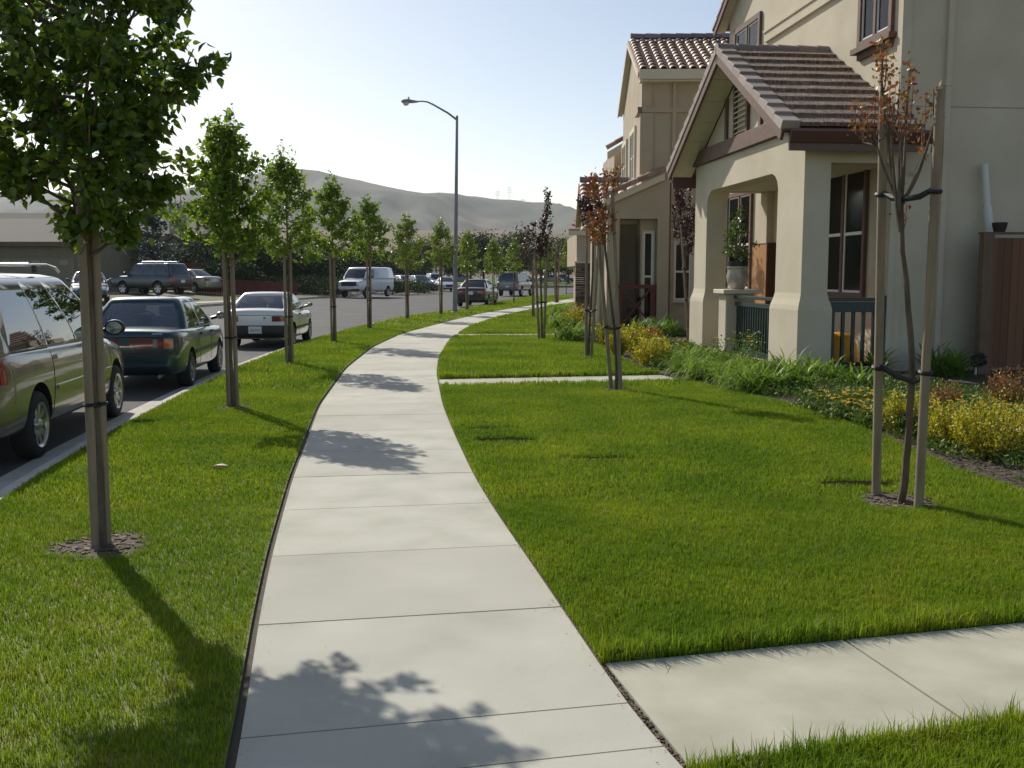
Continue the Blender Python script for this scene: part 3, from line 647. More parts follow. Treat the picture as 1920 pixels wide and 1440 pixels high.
# head wall: soft chamfered opening head
head = [(0, zc), (a0, zc), (a0+.05, zc+.13), (a0+c*.5, zt-.06), (a0+c, zt), (a1-c, zt), (a1-c*.5, zt-.06), (a1-.05, zc+.13), (a1, zc), (w_, zc), (w_, e2), (0, e2)]
slab(head); gab = [(.0, e2+.001), (w_, e2+.001), (w_/2, e2+kr*w_/2)]
def column(y0, y1, x0=0.0, x1=pt):
    f = .075; zs = [0, 1.06*s, 1.14*s, 1.24*s, 1.34*s, zc]; ofs = [f, f, f*.8, f*.35, f*.05, 0]; v = []
    for z, o_ in zip(zs, ofs): v += [(x0-o_, y0-o_, z), (x1+o_, y0-o_, z), (x1+o_, y1+o_, z), (x0-o_, y1+o_, z)]
    f_ = [(0, 3, 2, 1), (20, 21, 22, 23)]+[(4*i+k, 4*i+(k+1) % 4, 4*i+4+(k+1) % 4, 4*i+4+k) for i in range(5) for k in range(4)]; m.add(v, f_)
column(0, a0); column(a1, w_)
# camera-facing side: header over the opening and pilaster at the house wall
m.box(pt+.001, Vm-.002, .0, .40*s, 3.49*s, e2-.02); m.box(1.52*s, Vm-.044, .02, .42*s, 0, 3.489*s)
m.box(pt+.001, Vm-.002, w_-.40*s, w_, 3.49*s, e2-.02); m.box(1.52*s, Vm-.002, w_-.42*s, w_-.02, 0, 3.489*s)
slab(gab, .02, pt-.02)
o = m.build('porch_wall', stucco, H1)
m = MB(); m.box(.02, Vm, .02, w_-.02, -.1, .06); m.build('porch_floor', concrete2, H1)
m = MB(); m.box(pt, Vm-.002, .42*s, w_-.42*s, 3.50*s, 3.53*s); m.build('porch_ceiling', creamtrim, H1)
# brown beam, battens and louvre
m = MB(); m.prism([(-.03, 4.06*s), (w_+.03, 4.06*s), (w_-.33*s, 4.36*s), (.33*s, 4.36*s)], lambda a, b, q: (-.10 if q == 0 else -.001, a, b)); bm_ = m.build('porch_beam', browntrim, H1, bevel=.008)
m = MB()
for y in (2.15, 4.15): m = MB(); m.box(-.035, .02, (y-.06)*s, (y+.06)*s, 4.37*s, (4.05+1.70*(1-abs(y-3.14)/3.14))*s); m.build('gable_batten', browntrim, H1)
m = MB()
m.box(-.05, .02, 2.80*s, 2.88*s, 4.37*s, 5.40*s); m.box(-.05, .02, 3.55*s, 3.63*s, 4.37*s, 5.40*s); m.box(-.05, .02, 2.88*s, 3.55*s, 5.33*s, 5.40*s)
m.build('louvre_frame', browntrim, H1)
m = MB()
for k in range(9): m.box(-.06, .01, 2.88*s, 3.55*s, 0, .02, X=Matrix.Translation((0, 0, 4.43*s+k*.102*s))@Matrix.Rotation(R(-32), 4, 'Y'))
m.build('louvre', creamtrim, H1)
# porch roof: courses of ribbed tile, stepped rake tiles, ridge caps
m = MB(); mk = MB(); rg = random.Random(5)
xr0, xr1 = -.55*s, 1.80*s; yr_ = 3.14*s
for sgn in (1, -1):
    ye = -.42*s if sgn < 0 else 6.70*s
    p0 = Vector((0, ye, 3.98*s)); p1 = Vector((0, yr_, zr)); L_ = (p1-p0).length; d = (p1-p0).normalized(); nrm = Vector((0, -d.z, d.y)) if d.y > 0 else Vector((0, d.z, -d.y))
    nc = 10
    for k in range(nc):
        a, b2 = p0+d*(L_*k/nc), p0+d*(L_*(k+1)/nc+.05)
        x = xr0+.28*s
        while x < xr1-.02:
            x2 = min(x+.33*s, xr1); j = rg.uniform(-.004, .004)
            lim = Vm-.0 if False else x2
            q = [a+nrm*(.035+j), b2+nrm*.0, b2+nrm*.045, a+nrm*(.105+j)]
            m.add([(x+.003, w.y, w.z) for w in q]+[(lim-.003, w.y, w.z) for w in q], [(0, 1, 2, 3), (7, 6, 5, 4), (0, 4, 5, 1), (1, 5, 6, 2), (2, 6, 7, 3), (3, 7, 4, 0)])
            for rb in range(0):
                rx = x+(rb+.5)*.11*s; q = [a+nrm*.073, b2+nrm*.033, b2+nrm*.047, a+nrm*.088]
                m.add([(rx-.022, w.y, w.z) for w in q]+[(rx+.022, w.y, w.z) for w in q], [(0, 1, 2, 3), (7, 6, 5, 4), (0, 4, 5, 1), (1, 5, 6, 2), (2, 6, 7, 3), (3, 7, 4, 0)])
            x = x2
        q = [a-nrm*.05+d*.02, b2-nrm*.05, b2+nrm*.070, a+nrm*.125]
        mk.add([(xr0-.03, w.y, w.z) for w in q]+[(xr0+.28*s, w.y, w.z) for w in q], [(0, 1, 2, 3), (7, 6, 5, 4), (0, 4, 5, 1), (1, 5, 6, 2), (2, 6, 7, 3), (3, 7, 4, 0)])
prf = m.build('porch_roof', ribtile, H1)
mk.build('rake_tile', M('rake_tile_face', (.24, .19, .165), .7, col2=(.36, .30, .27), island=1, sharp=(0, 1), bump=.4, bs=40), prf, bevel=.008)
m = MB(); ridge_caps(m, (xr0-.02, yr_, zr+.0), (xr1+.02, yr_, zr+.0), .15, 6); m.build('ridge_tile', ridgetile, prf, smooth=True)
m = MB(); mr = MB(); ms = MB()
for sgn in (1, -1):
    ye = -.42*s if sgn < 0 else 6.70*s
    p0 = Vector((0, ye, 3.98*s)); p1 = Vector((0, yr_, zr)); d = (p1-p0).normalized(); nrm = Vector((0, -d.z, d.y)) if d.y > 0 else Vector((0, d.z, -d.y)); L_ = (p1-p0).length
    q = [p0-nrm*.02, p1-nrm*.02, p1-nrm*.06, p0-nrm*.06]
    m.add([(xr0+.02, w.y, w.z) for w in q]+[(xr1, w.y, w.z) for w in q], [(0, 1, 2, 3), (7, 6, 5, 4), (0, 4, 5, 1), (1, 5, 6, 2), (2, 6, 7, 3), (3, 7, 4, 0)])
    q = [p0-nrm*.22, p1-nrm*.22, p1-nrm*.052, p0-nrm*.052]
    mr.add([(xr0-.01, w.y, w.z) for w in q]+[(xr0+.045, w.y, w.z) for w in q], [(0, 1, 2, 3), (7, 6, 5, 4), (0, 4, 5, 1), (1, 5, 6, 2), (2, 6, 7, 3), (3, 7, 4, 0)])
    for k in range(6):
        a, b2 = p0+d*(L_*k/6), p0+d*(L_*(k+1)/6-.012); q = [a-nrm*.13, b2-nrm*.13, b2-nrm*.10, a-nrm*.10]
        ms.add([(xr0+.05, w.y, w.z) for w in q]+[(-.002, w.y, w.z) for w in q], [(0, 1, 2, 3), (7, 6, 5, 4), (0, 4, 5, 1), (1, 5, 6, 2), (2, 6, 7, 3), (3, 7, 4, 0)])
m.build('roof_deck', browntrim, prf); mr.build('rake_board', browntrim, prf, bevel=.006); ms.build('soffit', creamtrim, prf)
# gutters (ogee) on both eaves
for ye, sg in ((-.42*s, -1), (6.70*s, 1)):
    m = MB(); z = 3.75*s
    pf = [(0, z), (.06*sg, z), (.11*sg, z+.09), (.15*sg, z+.17), (.15*sg, z+.215), (.12*sg, z+.215), (.12*sg, z+.18), (.02*sg, z+.05), (0, z+.05)]
    m.prism(pf, lambda a, b, q: (xr0+.10 if q == 0 else xr1+.22, ye+a, b)); g_ = m.build('gutter', gutterm, prf)
    m = MB(); m.box(xr0+.12, xr1+.2, ye-.001*sg if sg < 0 else ye-.05, ye+.05 if sg < 0 else ye-.001, z-.13, z+.2); m.build('fascia', gutterm, prf)
m = MB(); m.tube([(xr1+.1, -.44*s, 3.76*s), (xr1+.1, -.42*s, 3.62*s), (xr1+.12, -.1*s, 3.45*s), (xr1+.12, .03*s, 3.3*s)], .04, 8); m.build('downspout', creamtrim, H1, smooth=True)
m = MB(); X0 = 2.40*s; m.box(X0, X0+.10, .1*s-.08, .1*s+.02, .25, e-.1)
for z in (1, 3, 5, 7): m.box(X0-.02, X0+.11, .1*s-.09, .1*s-.002, z, z+.03)
m.build('downspout', stucco, H1)
# railings
m = MB(); yb0, yb1 = 1.18*s+.002, 3.75*s-.002
m.box(.10, .26, yb0, yb1, 1.17*s, 1.23*s); m.box(.13, .23, yb0, yb1, 1.02*s, 1.10*s); m.box(.13, .23, yb0, yb1, .10, .18); n = 19
for k in range(n):
    y = yb0+(k+.5)*(yb1-yb0)/n; m.box(.155, .205, y-.025, y+.025, .181, 1.02*s-.001)
m.build('railing', teal, H1, bevel=.004)
m = MB(); xa, xb_ = pt+.002+.075, 1.52*s-.095; m.box(xa, xb_, .06, .22, 1.20*s, 1.26*s); m.box(xa, xb_, .09, .19, 1.02*s, 1.19*s); m.box(xa, xb_, .09, .19, .10, .18)
for k in range(5):
    x = xa+(k+.55)*(xb_-xa)/5; m.box(x-.028, x+.028, .11, .17, .181, 1.02*s-.001)
m.box(xb_+.001, xb_+.09, .05, .23, .05, 1.30*s)
m.build('railing', teal, H1, bevel=.004)
# low pier with cap
m = MB(); m.box(-.06, .55*s, 3.76*s, 4.26*s, 0, 1.26*s); pr_ = m.build('pier', stucco, H1, bevel=.03)
m = MB(); m.box(-.15, .64*s, 3.66*s, 4.36*s, 1.262*s, 1.35*s); m.build('cap', creamtrim, pr_, bevel=.012)
def at1(x, y, z): 
    c_, s_ = math.cos(R(6)), math.sin(R(6)); return (ox+x*c_-y*s_, oy+x*s_+y*c_, z)
# things on the porch
pot = empty('potted_plant', at1(.25*s, 4.0*s, 1.352*s), label='glazed grey pot with a small bushy green plant on the porch pier', cat='potted plant')
m = MB(); m.lathe([(0, 0), (.15, 0), (.165, .03), (.225, .16), (.24, .28), (.215, .38), (.22, .44), (.235, .455), (.235, .49), (.20, .49), (.19, .42), (0, .42)], 28)
m.build('pot', M('glazed_pot', (.22, .21, .23), .25, col2=(.45, .40, .30), vs=5, coat=.4, detail=6), pot, smooth=True)
m = MB(); m.lathe([(.17, .40), (.215, .41), (.225, .50), (.23, .60), (.205, .60), (.19, .50), (0, .50)], 24); m.build('liner_pot', M('black_plastic', (.02, .018, .018), .5), pot, smooth=True)
rg_ = np.random.default_rng(9); m = MB()
for k in range(9):
    a = k*2.4; e_ = (math.cos(a)*.22, math.sin(a)*.22, .9+.45*rg_.uniform()); m.tube([(0, 0, .5), (e_[0]*.3, e_[1]*.3, .78), e_], [.02, .013, .005], 6)
m.build('stem', bark, pot, smooth=True)
cc = rg_.normal(size=(26, 3))*np.array([.15, .15, .26])+np.array([0, 0, 1.08]); pp = (cc[:, None]+rg_.normal(size=(26, 22, 3))*.06).reshape(-1, 3)
leaves('foliage', pp, rg_.normal(size=pp.shape)+np.array([0, 0, -.2]), .075, LEAF, M('jade_leaf', (.05, .10, .015), .35, col2=(.14, .20, .03), island=1, trans=.25, sharp=(0, 1)), pot, rg_)
t = empty('storage_cabinet', at1(1.30*s, 5.2*s, .06), R(6), label='tall orange brown wooden cabinet on the porch behind the potted plant', cat='cabinet')
wood_o = M('orange_wood', (.42, .20, .07), .5, col2=(.50, .26, .10), vs=4, stretch=(1, 1, .2))
m = MB(); m.box(0, .02, .02, .98, .06, 2.35); m.build('door', wood_o, t, bevel=.004)
m = MB(); m.box(.022, .45, 0, 1.0, 0, 2.4); m.box(-.005, .45, 0, .018, .0, 2.4); m.build('carcass', M('dark_wood', (.16, .06, .03), .5), t, bevel=.004)
m = MB(); m.lathe([(0, 0), (.014, 0), (.018, .03), (0, .035)], 12, X=Matrix.Translation((0, .9, 1.1))@Matrix.Rotation(R(-90), 4, 'Y')); m.build('handle', rubber, t)
# yellow toys
yel = M('yellow_plastic', (.72, .33, .01), .45)
t = empty('toy_play_tub', at1(.95*s, .62, .062), R(20), label='large domed yellow plastic toy behind the dark porch side railing', cat='toy')
m = MB(); m.lathe([(.36, 0), (.37, .05), (.355, .10), (.365, .16), (.345, .22), (.35, .28), (.32, .36), (.31, .42), (.26, .52), (.17, .60), (0, .63)], 28); m.build('shell', yel, t, smooth=True)
m = MB(); m.box(-.62, -.34, -.2, .2, .0, .26); m.build('tray', yel, t, bevel=.04)
t = empty('toy_wagon', at1(.72*s, 1.15, .062), R(12), label='yellow tub toy wagon with a red top on the porch floor', cat='toy')
m = MB(); m.lathe([(0, .08), (.20, .08), (.26, .16), (.29, .36), (.31, .36), (.31, .39), (.27, .39), (.23, .16), (0, .13)], 20); m.build('tub', yel, t, smooth=True)
m = MB(); m.box(-.2, .2, -.16, .16, .40, .62); m.build('lid', M('red_plastic', (.45, .02, .025), .4), t, bevel=.04)
for sx in (-.17, .17):
    for sy in (-.17, .17):
        m = MB(); m.lathe([(0, -.03), (.07, -.03), (.08, -.015), (.08, .015), (.07, .03), (0, .03)], 14, X=Matrix.Translation((sx, sy, .08))@Matrix.Rotation(R(90), 4, 'X')); m.build('wheel', rubber, t, smooth=True)
# side-yard gate / fence in front of the side wall
gx, gy = 2.88*s, -.55
t = empty('wooden_gate', at1(gx, gy, 0), R(6), label='tall dark cedar board side gate with post beside the house wall', cat='gate')
m = MB(); m.box(-.02, .17, -.02, .13, 0, 2.42); m.build('post', M('grey_cedar', (.13, .085, .05), .9, col2=(.19, .13, .085), vs=5, stretch=(4, 4, .4), bump=.4), t, bevel=.006)
m = MB(); rr = random.Random(2); x = .26
while x < 4.6:
    w2 = .145; m.box(x, x+w2-.006, .06+rr.uniform(0, .004), .085, .12, 2.36); x += w2
m.build('board_panel', cedar, t)
m = MB(); m.box(.172, 4.6, .088, .13, .35, .44); m.box(.172, 4.6, .088, .13, 2.05, 2.14); m.box(.172, .257, .03, .13, .0, 2.36); m.box(-.03, 4.6, .0, .16, 2.422, 2.46); m.build('rail', cedar, t)
t = empty('leaning_pipe', at1(gx+.40, gy+.48, 2.3), R(6), label='pale grey downpipe section leaning on the side wall above the gate', cat='pipe')
m = MB(); m.tube([(0.02, -.02, -.2), (-.09, .01, .62)], .075, 16); m.tube([(-.09, .01, .615), (-.17, .03, 1.36)], .06, 16); m.build('pipe', pvc, t, smooth=True)
t = empty('plastic_bucket', at1(gx+.30, gy+.07, 2.462), R(6), label='small black pot resting on top of the side gate', cat='pot')
m = MB(); m.lathe([(0, 0), (.09, 0), (.12, .10), (.13, .16), (.12, .16), (.10, .02), (0, .02)], 14); m.build('bucket', rubber, t, smooth=True)
t = empty('garden_hose', at1(gx-.1, gy-.12, 0), 0, label='black garden hose bundle hanging at the foot of the gate post', cat='hose')
m = MB(); q = [( .10*math.cos(a)*(1+.3*math.sin(a*2.3)), -.05+.03*math.sin(a*1.7), .20+.07*math.sin(a)+.006*a) for a in np.linspace(0, 25, 90)]; m.tube(q, .018, 7); m.build('coil', rubber, t, smooth=True)
m = MB(); m.tube([(0, .04, 0), (0, .04, .32)], .02, 8); m.build('post', pvc, t)

# ---- house 2 (tan, clay barrel tile)
h2x, h2y = Q(1262, 616, 31.6)[:2]
H2 = empty('house', (h2x, h2y, 0), R(-1.5), label='tan stucco two storey house with clay barrel tiles and burgundy cross rail', cat='house', group='stucco houses along the sidewalk')
def l2(px, py, Y):                     # photo point at distance Y -> house 2 local
    p = Vector(Q(px, py, Y))-Vector((h2x, h2y, 0)); return Matrix.Rotation(R(1.5), 4, 'Z')@p
Yw = 31.6; xL = l2(1207, 0, Yw).x; zE = l2(1250, 136, Yw).z; zR = l2(1250, 86, Yw+3.5).z; d2 = 7.0
m = MB(); m.prism([(0.0, -.1), (d2, -.1), (d2, zE), (d2/2, zR-.15), (0.0, zE)], lambda a, b, q: (xL if q == 0 else 12, a, b)); m.build('wall', stucco2, H2)
# wall notch: recessed side wall with window to the right of the porch wall
m = MB(); m.box(-.14, -.03, -.09, .0, .2, zE-.05); m.build('downspout', stucco2, H2)
# pilasters and bands
m = MB(); zb_ = l2(1220, 205, Yw).z
m.box(xL-.06, xL+.34, -.07, .30, l2(1230, 325, Yw).z, zb_-.12); m.box(xL-.14, 9, -.06, .01, zb_-.10, zb_+.07); m.box(xL-.14, xL-.001, -.06, 1.0, zb_-.10, zb_+.07); m.box(xL-.02, xL+.30, -.05, .2, zb_+.075, zE-.02)
m.build('trim_band', stucco2, H2)
ov = .55; sl2 = math.atan2(zR-zE, d2/2)
m = MB(); xo = xL-.16; ye = -.40; ze = zE-.40*math.tan(sl2)+.16; LL = (d2/2+.40)/math.cos(sl2)
barrels(m, Matrix.Translation((xo, ye, ze)), 7.2, LL, sl2, col=.30, course=.40, r=.11)
barrels(m, Matrix.Translation((xo+7.2, d2+.40, ze))@Matrix.Rotation(math.pi, 4, 'Z'), 7.2, LL, sl2, col=.30, course=.40, r=.11)
r2_ = m.build('roof', claytile, H2)
m = MB(); ridge_caps(m, (xo+.08, d2/2, ze+LL*math.sin(sl2)+.1), (xo+7.2, d2/2, ze+LL*math.sin(sl2)+.1), .16, 14); m.build('ridge_tile', ridgetile, r2_, smooth=True)
m = MB(); m.box(xo+.02, xo+7.2, ye-.10, ye+.0, ze-.26, ze+.03); m.box(xo+.05, xo+7.2, ye+.002, 0, ze-.31, ze-.265); m.build('gutter', creamtrim, r2_)
m = MB()
for sg in (0, 1):
    p0 = Vector((xo-.03, ye if sg == 0 else d2+.40, ze-.05)); p1 = Vector((xo-.03, d2/2, ze+LL*math.sin(sl2)-.05))
    for k in range(5):
        a, b2 = p0.lerp(p1, k/5), p0.lerp(p1, (k+1)/5-.003)
        q = [(a.x, a.y, a.z-.16), (b2.x, b2.y, b2.z-.16), (b2.x, b2.y, b2.z), (a.x, a.y, a.z)]; m.add(q+[(x+.04, y, z) for x, y, z in q], [(0, 1, 2, 3), (7, 6, 5, 4), (0, 4, 5, 1), (1, 5, 6, 2), (2, 6, 7, 3), (3, 7, 4, 0)])
        q = [(a.x+.041, a.y, a.z-.10), (b2.x+.041, b2.y, b2.z-.10), (xL, b2.y, b2.z-.10), (xL, a.y, a.z-.10)]; m.add(q+[(x, y, z-.02) for x, y, z in q], [(0, 1, 2, 3), (7, 6, 5, 4)]+[(i, 4+i, 4+(i+1) % 4, (i+1) % 4) for i in range(4)])
m.build('rake_board', creamtrim, r2_)
# street-side upper window trims (seen edge-on)
SW2 = lambda yr, z: Matrix(((0, 1, 0, xL), (-1, 0, 0, yr), (0, 0, 1, z), (0, 0, 0, 1)))
win(H2, SW2(3.4, 4.9), 1.5, 1.5, fm=creamtrim, frame_t=.16, sill=.14, bl=blindl); win(H2, SW2(6.6, 4.9), 1.5, 1.5, fm=creamtrim, frame_t=.16, sill=.14, bl=blindl)
# porch wall facing the camera with opening
yw = -.35; pl = l2(1143, 0, Yw+yw).x; pr2 = l2(1262, 0, Yw+yw).x; oL = l2(1167, 0, Yw+yw).x; oR = l2(1240, 0, Yw+yw).x; oT = l2(1200, 410, Yw+yw).z
zl = l2(1146, 378, Yw+yw).z; zr_ = l2(1237, 334, Yw+yw).z
m = MB(); X_ = lambda a, b, q: (a, yw if q == 0 else yw+.34, b)
m.prism([(pl, oT), (pr2, oT), (pr2, zr_), (oR-.02, zr_), (pl, zl)], X_); m.prism([(pl, -.1), (oL, -.1), (oL, oT-.001), (pl, oT-.001)], X_); m.prism([(oR, -.1), (pr2, -.1), (pr2, oT-.001), (oR, oT-.001)], X_)
m.box(pl+.01, pl+.33, yw+.341, 3.2, -.1, oT-.3); m.box(pl+.34, pr2, 2.6, 2.8, -.1, oT+.6); m.box(pl, pr2, yw+.341, 2.59, oT+.02, oT+.1)
m.build('porch_wall', stucco2, H2)
# shed roof strip over that wall rising to the right
m = MB(); A_ = Vector((pl-.12, yw-.12, zl+.04)); B_ = Vector((oR+.18, yw-.12, zr_+.14)); 
d = (B_-A_); n = 7
ridge_caps(m, A_+Vector((0, .05, .10)), B_+Vector((0, .05, .10)), .15, n); ra = m.build('porch_roof', claytile, H2, smooth=True)
m = MB(); q = [(A_.x, A_.y, A_.z-.20), (B_.x, B_.y, B_.z-.20), (B_.x, B_.y, B_.z), (A_.x, A_.y, A_.z)]; m.add(q+[(x, y+.06, z) for x, y, z in q], [(0, 1, 2, 3), (7, 6, 5, 4), (0, 4, 5, 1), (1, 5, 6, 2), (2, 6, 7, 3), (3, 7, 4, 0)])
q = [(A_.x, A_.y+.06, A_.z), (B_.x, B_.y+.06, B_.z), (B_.x, 3.2, B_.z), (A_.x, 3.2, A_.z)]; m.add(q+[(x, y, z-.05) for x, y, z in q], [(0, 1, 2, 3), (7, 6, 5, 4)]+[(i, 4+i, 4+(i+1) % 4, (i+1) % 4) for i in range(4)])
m.build('rake_board', creamtrim, ra)
# tiled porch roof slope facing the camera, further left and back
ex0, ex1 = l2(1092, 0, 33).x, xL+.1; zez = l2(1085, 408, 32.6).z; zrz = l2(1085, 345, 35.2).z; yy0 = 32.6-Yw; yy1 = 35.2-Yw
sp = math.atan2(zrz-zez, yy1-yy0); Lp = math.hypot(zrz-zez, yy1-yy0)
m = MB(); barrels(m, Matrix.Translation((ex0, yy0, zez)), ex1-ex0, Lp, sp, col=.33, course=.38, r=.125); barrels(m, Matrix.Translation((ex1, 2*yy1-yy0, zez))@Matrix.Rotation(math.pi, 4, 'Z'), ex1-ex0, Lp, sp, col=.33, course=.38, r=.125)
ra2 = m.build('porch_roof', claytile, H2)
m = MB(); ridge_caps(m, (ex0+.05, yy1, zrz+.1), (ex1, yy1, zrz+.1), .16, 7); m.build('ridge_tile', ridgetile, ra2, smooth=True)
m = MB(); m.box(ex0+.02, ex1, yy0-.1, yy0, zez-.22, zez+.0); m.prism([(yy0, zez-.2), (2*yy1-yy0, zez-.2), (yy1, zrz-.1)], lambda a, b, q: (ex0+.18 if q == 0 else ex0+.24, a, b)); m.build('gutter', creamtrim, ra2)
m = MB(); m.box(l2(1114, 0, 33).x, xL, yy0+.45, yy0+1.3, -.1, zez-.21); m.build('porch_wall', stucco2, H2)
m = MB(); xx = l2(1124, 0, 32).x; m.box(xx-.05, xx+.05, yw+.1, yw+.2, .2, 3.3); m.build('downspout', creamtrim, H2)
# camera-facing windows inside and beside the porch
FW = lambda x, y, z: Matrix.Translation((x, y, z))
qa, qb = l2(1172, 0, Yw+2.6).x, l2(1193, 0, Yw+2.6).x; win(H2, FW(qa, 2.6, .75), qb-qa, 2.1, panes=1, fm=sash, frame_t=.07, bl=blindl); qa, qb = l2(1213, 0, Yw).x, l2(1231, 0, Yw).x; win(H2, FW(qa, 0, .3), qb-qa, 2.75, panes=1, fm=creamtrim, frame_t=.05, bl=blindl); 
wx = l2(1268, 0, Yw).x; win(H2, FW(wx+.08, 0, .95), 1.1, 1.75, panes=2, fm=creamtrim, frame_t=.09, bl=blindl)
win(H2, Matrix(((0, 1, 0, pl+.336), (-1, 0, 0, 2.2), (0, 0, 1, .9), (0, 0, 0, 1)))@Matrix.Scale(1, 4), .9, 1.7, panes=1, fm=creamtrim, frame_t=.07) if False else None
m = MB(); m.box(oL+.85, oL+1.02, .9, 1.1, 0, oT+.02); m.box(oL+.62, oL+.70, 2.2, 2.3, 0, oT+.02); m.build('column', creamtrim, H2)
# burgundy cross rail
zt_ = l2(1200, 541, Yw+yw).z; m = MB(); y0 = yw-.02; y1 = yw+.08
m.box(oL+.0, oL+.12, y0, y1, 0, zt_); m.box(oR-.20, oR-.06, y0, y1, 0, zt_); m.box(oL-.02, oR-.03, y0-.02, y1+.02, zt_+.001, zt_+.12); m.box(oL+.121, oR-.201, y0+.02, y1-.02, .12, .20)
a, b2 = oL+.125, oR-.205
for (p, q) in (((a, .22), (b2, zt_-.01)), ((a, zt_-.01), (b2, .22))):
    dv = Vector((q[0]-p[0], 0, q[1]-p[1])); nn_ = Vector((-dv.z, 0, dv.x)).normalized()*.03
    w0 = [Vector((p[0], 0, p[1]))+nn_, Vector((q[0], 0, q[1]))+nn_, Vector((q[0], 0, q[1]))-nn_, Vector((p[0], 0, p[1]))-nn_]; off = .005 if p[1] < 1 and q[1] > .5 else 0
    m.add([(w.x, y0+.02+off, w.z) for w in w0]+[(w.x, y1-.03+off, w.z) for w in w0], [(0, 1, 2, 3), (7, 6, 5, 4)]+[(i, 4+i, 4+(i+1) % 4, (i+1) % 4) for i in range(4)])
m.build('cross_rail', burg, H2)
cx_, cy_, _ = Vector((h2x, h2y, 0))+Matrix.Rotation(R(-1.5), 4, 'Z')@Vector(((oL+oR)/2+.1, yw+.75, 0))
t = empty('patio_chair', (cx_, cy_, 0), R(200), label='black patio chair with slanted back behind the burgundy cross rail', cat='chair')
m = MB(); m.box(-.26, .26, -.24, .24, .40, .44); m.build('seat', rubber, t, bevel=.01)
m = MB(); m.box(-.27, .27, 0, .03, 0, .62, X=Matrix.Translation((0, .25, .44))@Matrix.Rotation(R(-16), 4, 'X')); m.build('backrest', rubber, t, bevel=.02)
for sx in (-.24, .24):
    for sy in (-.22, .24):
        m = MB(); m.tube([(sx, sy, .40), (sx*1.08, sy*1.1, 0)], .017, 8); m.build('leg', rubber, t)
    m = MB(); m.tube([(sx, -.22, .40), (sx*1.05, -.24, .64), (sx*1.05, .28, .66)], .017, 8); m.build('armrest', rubber, t, smooth=True)
# ---- upper wing behind house 2 (third volume)
t3x, t3y = Q(1192, 600, 40.5)[:2]
H3 = empty('house', (t3x, t3y, 0), 0, label='third house half hidden behind the tan one, with a dark stone pier', cat='house', group='stucco houses along the sidewalk')
def l3(px, py, Y): return Vector(Q(px, py, Y))-Vector((t3x, t3y, 0))
a = l3(1152, 282, 40.5); b2 = l3(1194, 258, 40.5)
m = MB(); m.prism([(a.x, 2.5), (b2.x+3, 2.5), (b2.x+3, b2.z+1.2), (b2.x, b2.z), (a.x, a.z)], lambda p, q, r: (p, 0 if r == 0 else 5, q))
p_ = l3(1079, 575, 52); q_ = l3(1100, 440, 52); m.build('wall', stucco2, H3); m = MB(); m.box(p_.x+.05, q_.x+6, p_.y+.1, p_.y+9, 2.2, q_.z+.05); m.box(p_.x+.45, q_.x+6, p_.y+.6, p_.y+9, -.1, 2.199); m.build('porch_wall', stucco2, H3)
m = MB(); c0 = l3(1139, 279, 40.2); c1 = l3(1194, 247, 40.2); ridge_caps(m, c0, c1+(c1-c0)*.8, .16, 6)
n0 = l3(1066, 432, 52); n1 = l3(1095, 392, 54.5)
v = [n0, l3(1110, 432, 52), l3(1110, 392, 54.5), n1]; m.add([tuple(w) for w in v]+[(w.x, w.y, w.z-.15) for w in v], [(0, 1, 2, 3), (7, 6, 5, 4)]+[(i, 4+i, 4+(i+1) % 4, (i+1) % 4) for i in range(4)])
for k in range(5):
    u0 = n0.lerp(n1, k/5); w0 = v[1].lerp(v[2], k/5); m.add([(u0.x, u0.y, u0.z), (w0.x, w0.y, w0.z), (w0.x, w0.y+.5, w0.z+.28), (u0.x, u0.y+.5, u0.z+.28), (u0.x, u0.y-.02, u0.z+.09), (w0.x, w0.y-.02, w0.z+.09)], [(0, 1, 5, 4), (4, 5, 2, 3)])
rf3 = m.build('roof', claytile, H3, smooth=True)
m = MB(); q = [c0+Vector((0, 0, -.12)), c1+(c1-c0)*.5+Vector((0, 0, -.12)), c1+(c1-c0)*.5+Vector((0, 0, -.42)), c0+Vector((0, 0, -.42))]; m.add([tuple(w) for w in q]+[(w.x, w.y+.08, w.z) for w in q], [(0, 1, 2, 3), (7, 6, 5, 4)]+[(i, 4+i, 4+(i+1) % 4, (i+1) % 4) for i in range(4)])
m.build('rake_board', creamtrim, rf3); m = MB(); m.box(n0.x, n0.x+1.3, n0.y-.06, n0.y, n0.z-.25, n0.z-.02); m.build('fascia', creamtrim, rf3)
rr = random.Random(4); m = MB(); z = 0
while z < 2.25:
    hh = rr.uniform(.09, .16); x = p_.x
    while x < q_.x+.5:
        ww = rr.uniform(.2, .45); m.box(x, min(x+ww, q_.x+.52)-.012, p_.y-rr.uniform(0, .03), p_.y+.6, z, z+hh-.012); x += ww
    z += hh
pi_ = m.build('stone_pier', stone, H3)
m = MB(); m.box(p_.x-.08, q_.x+.58, p_.y-.09, p_.y+.66, z, z+.09); m.build('cap', creamtrim, pi_)
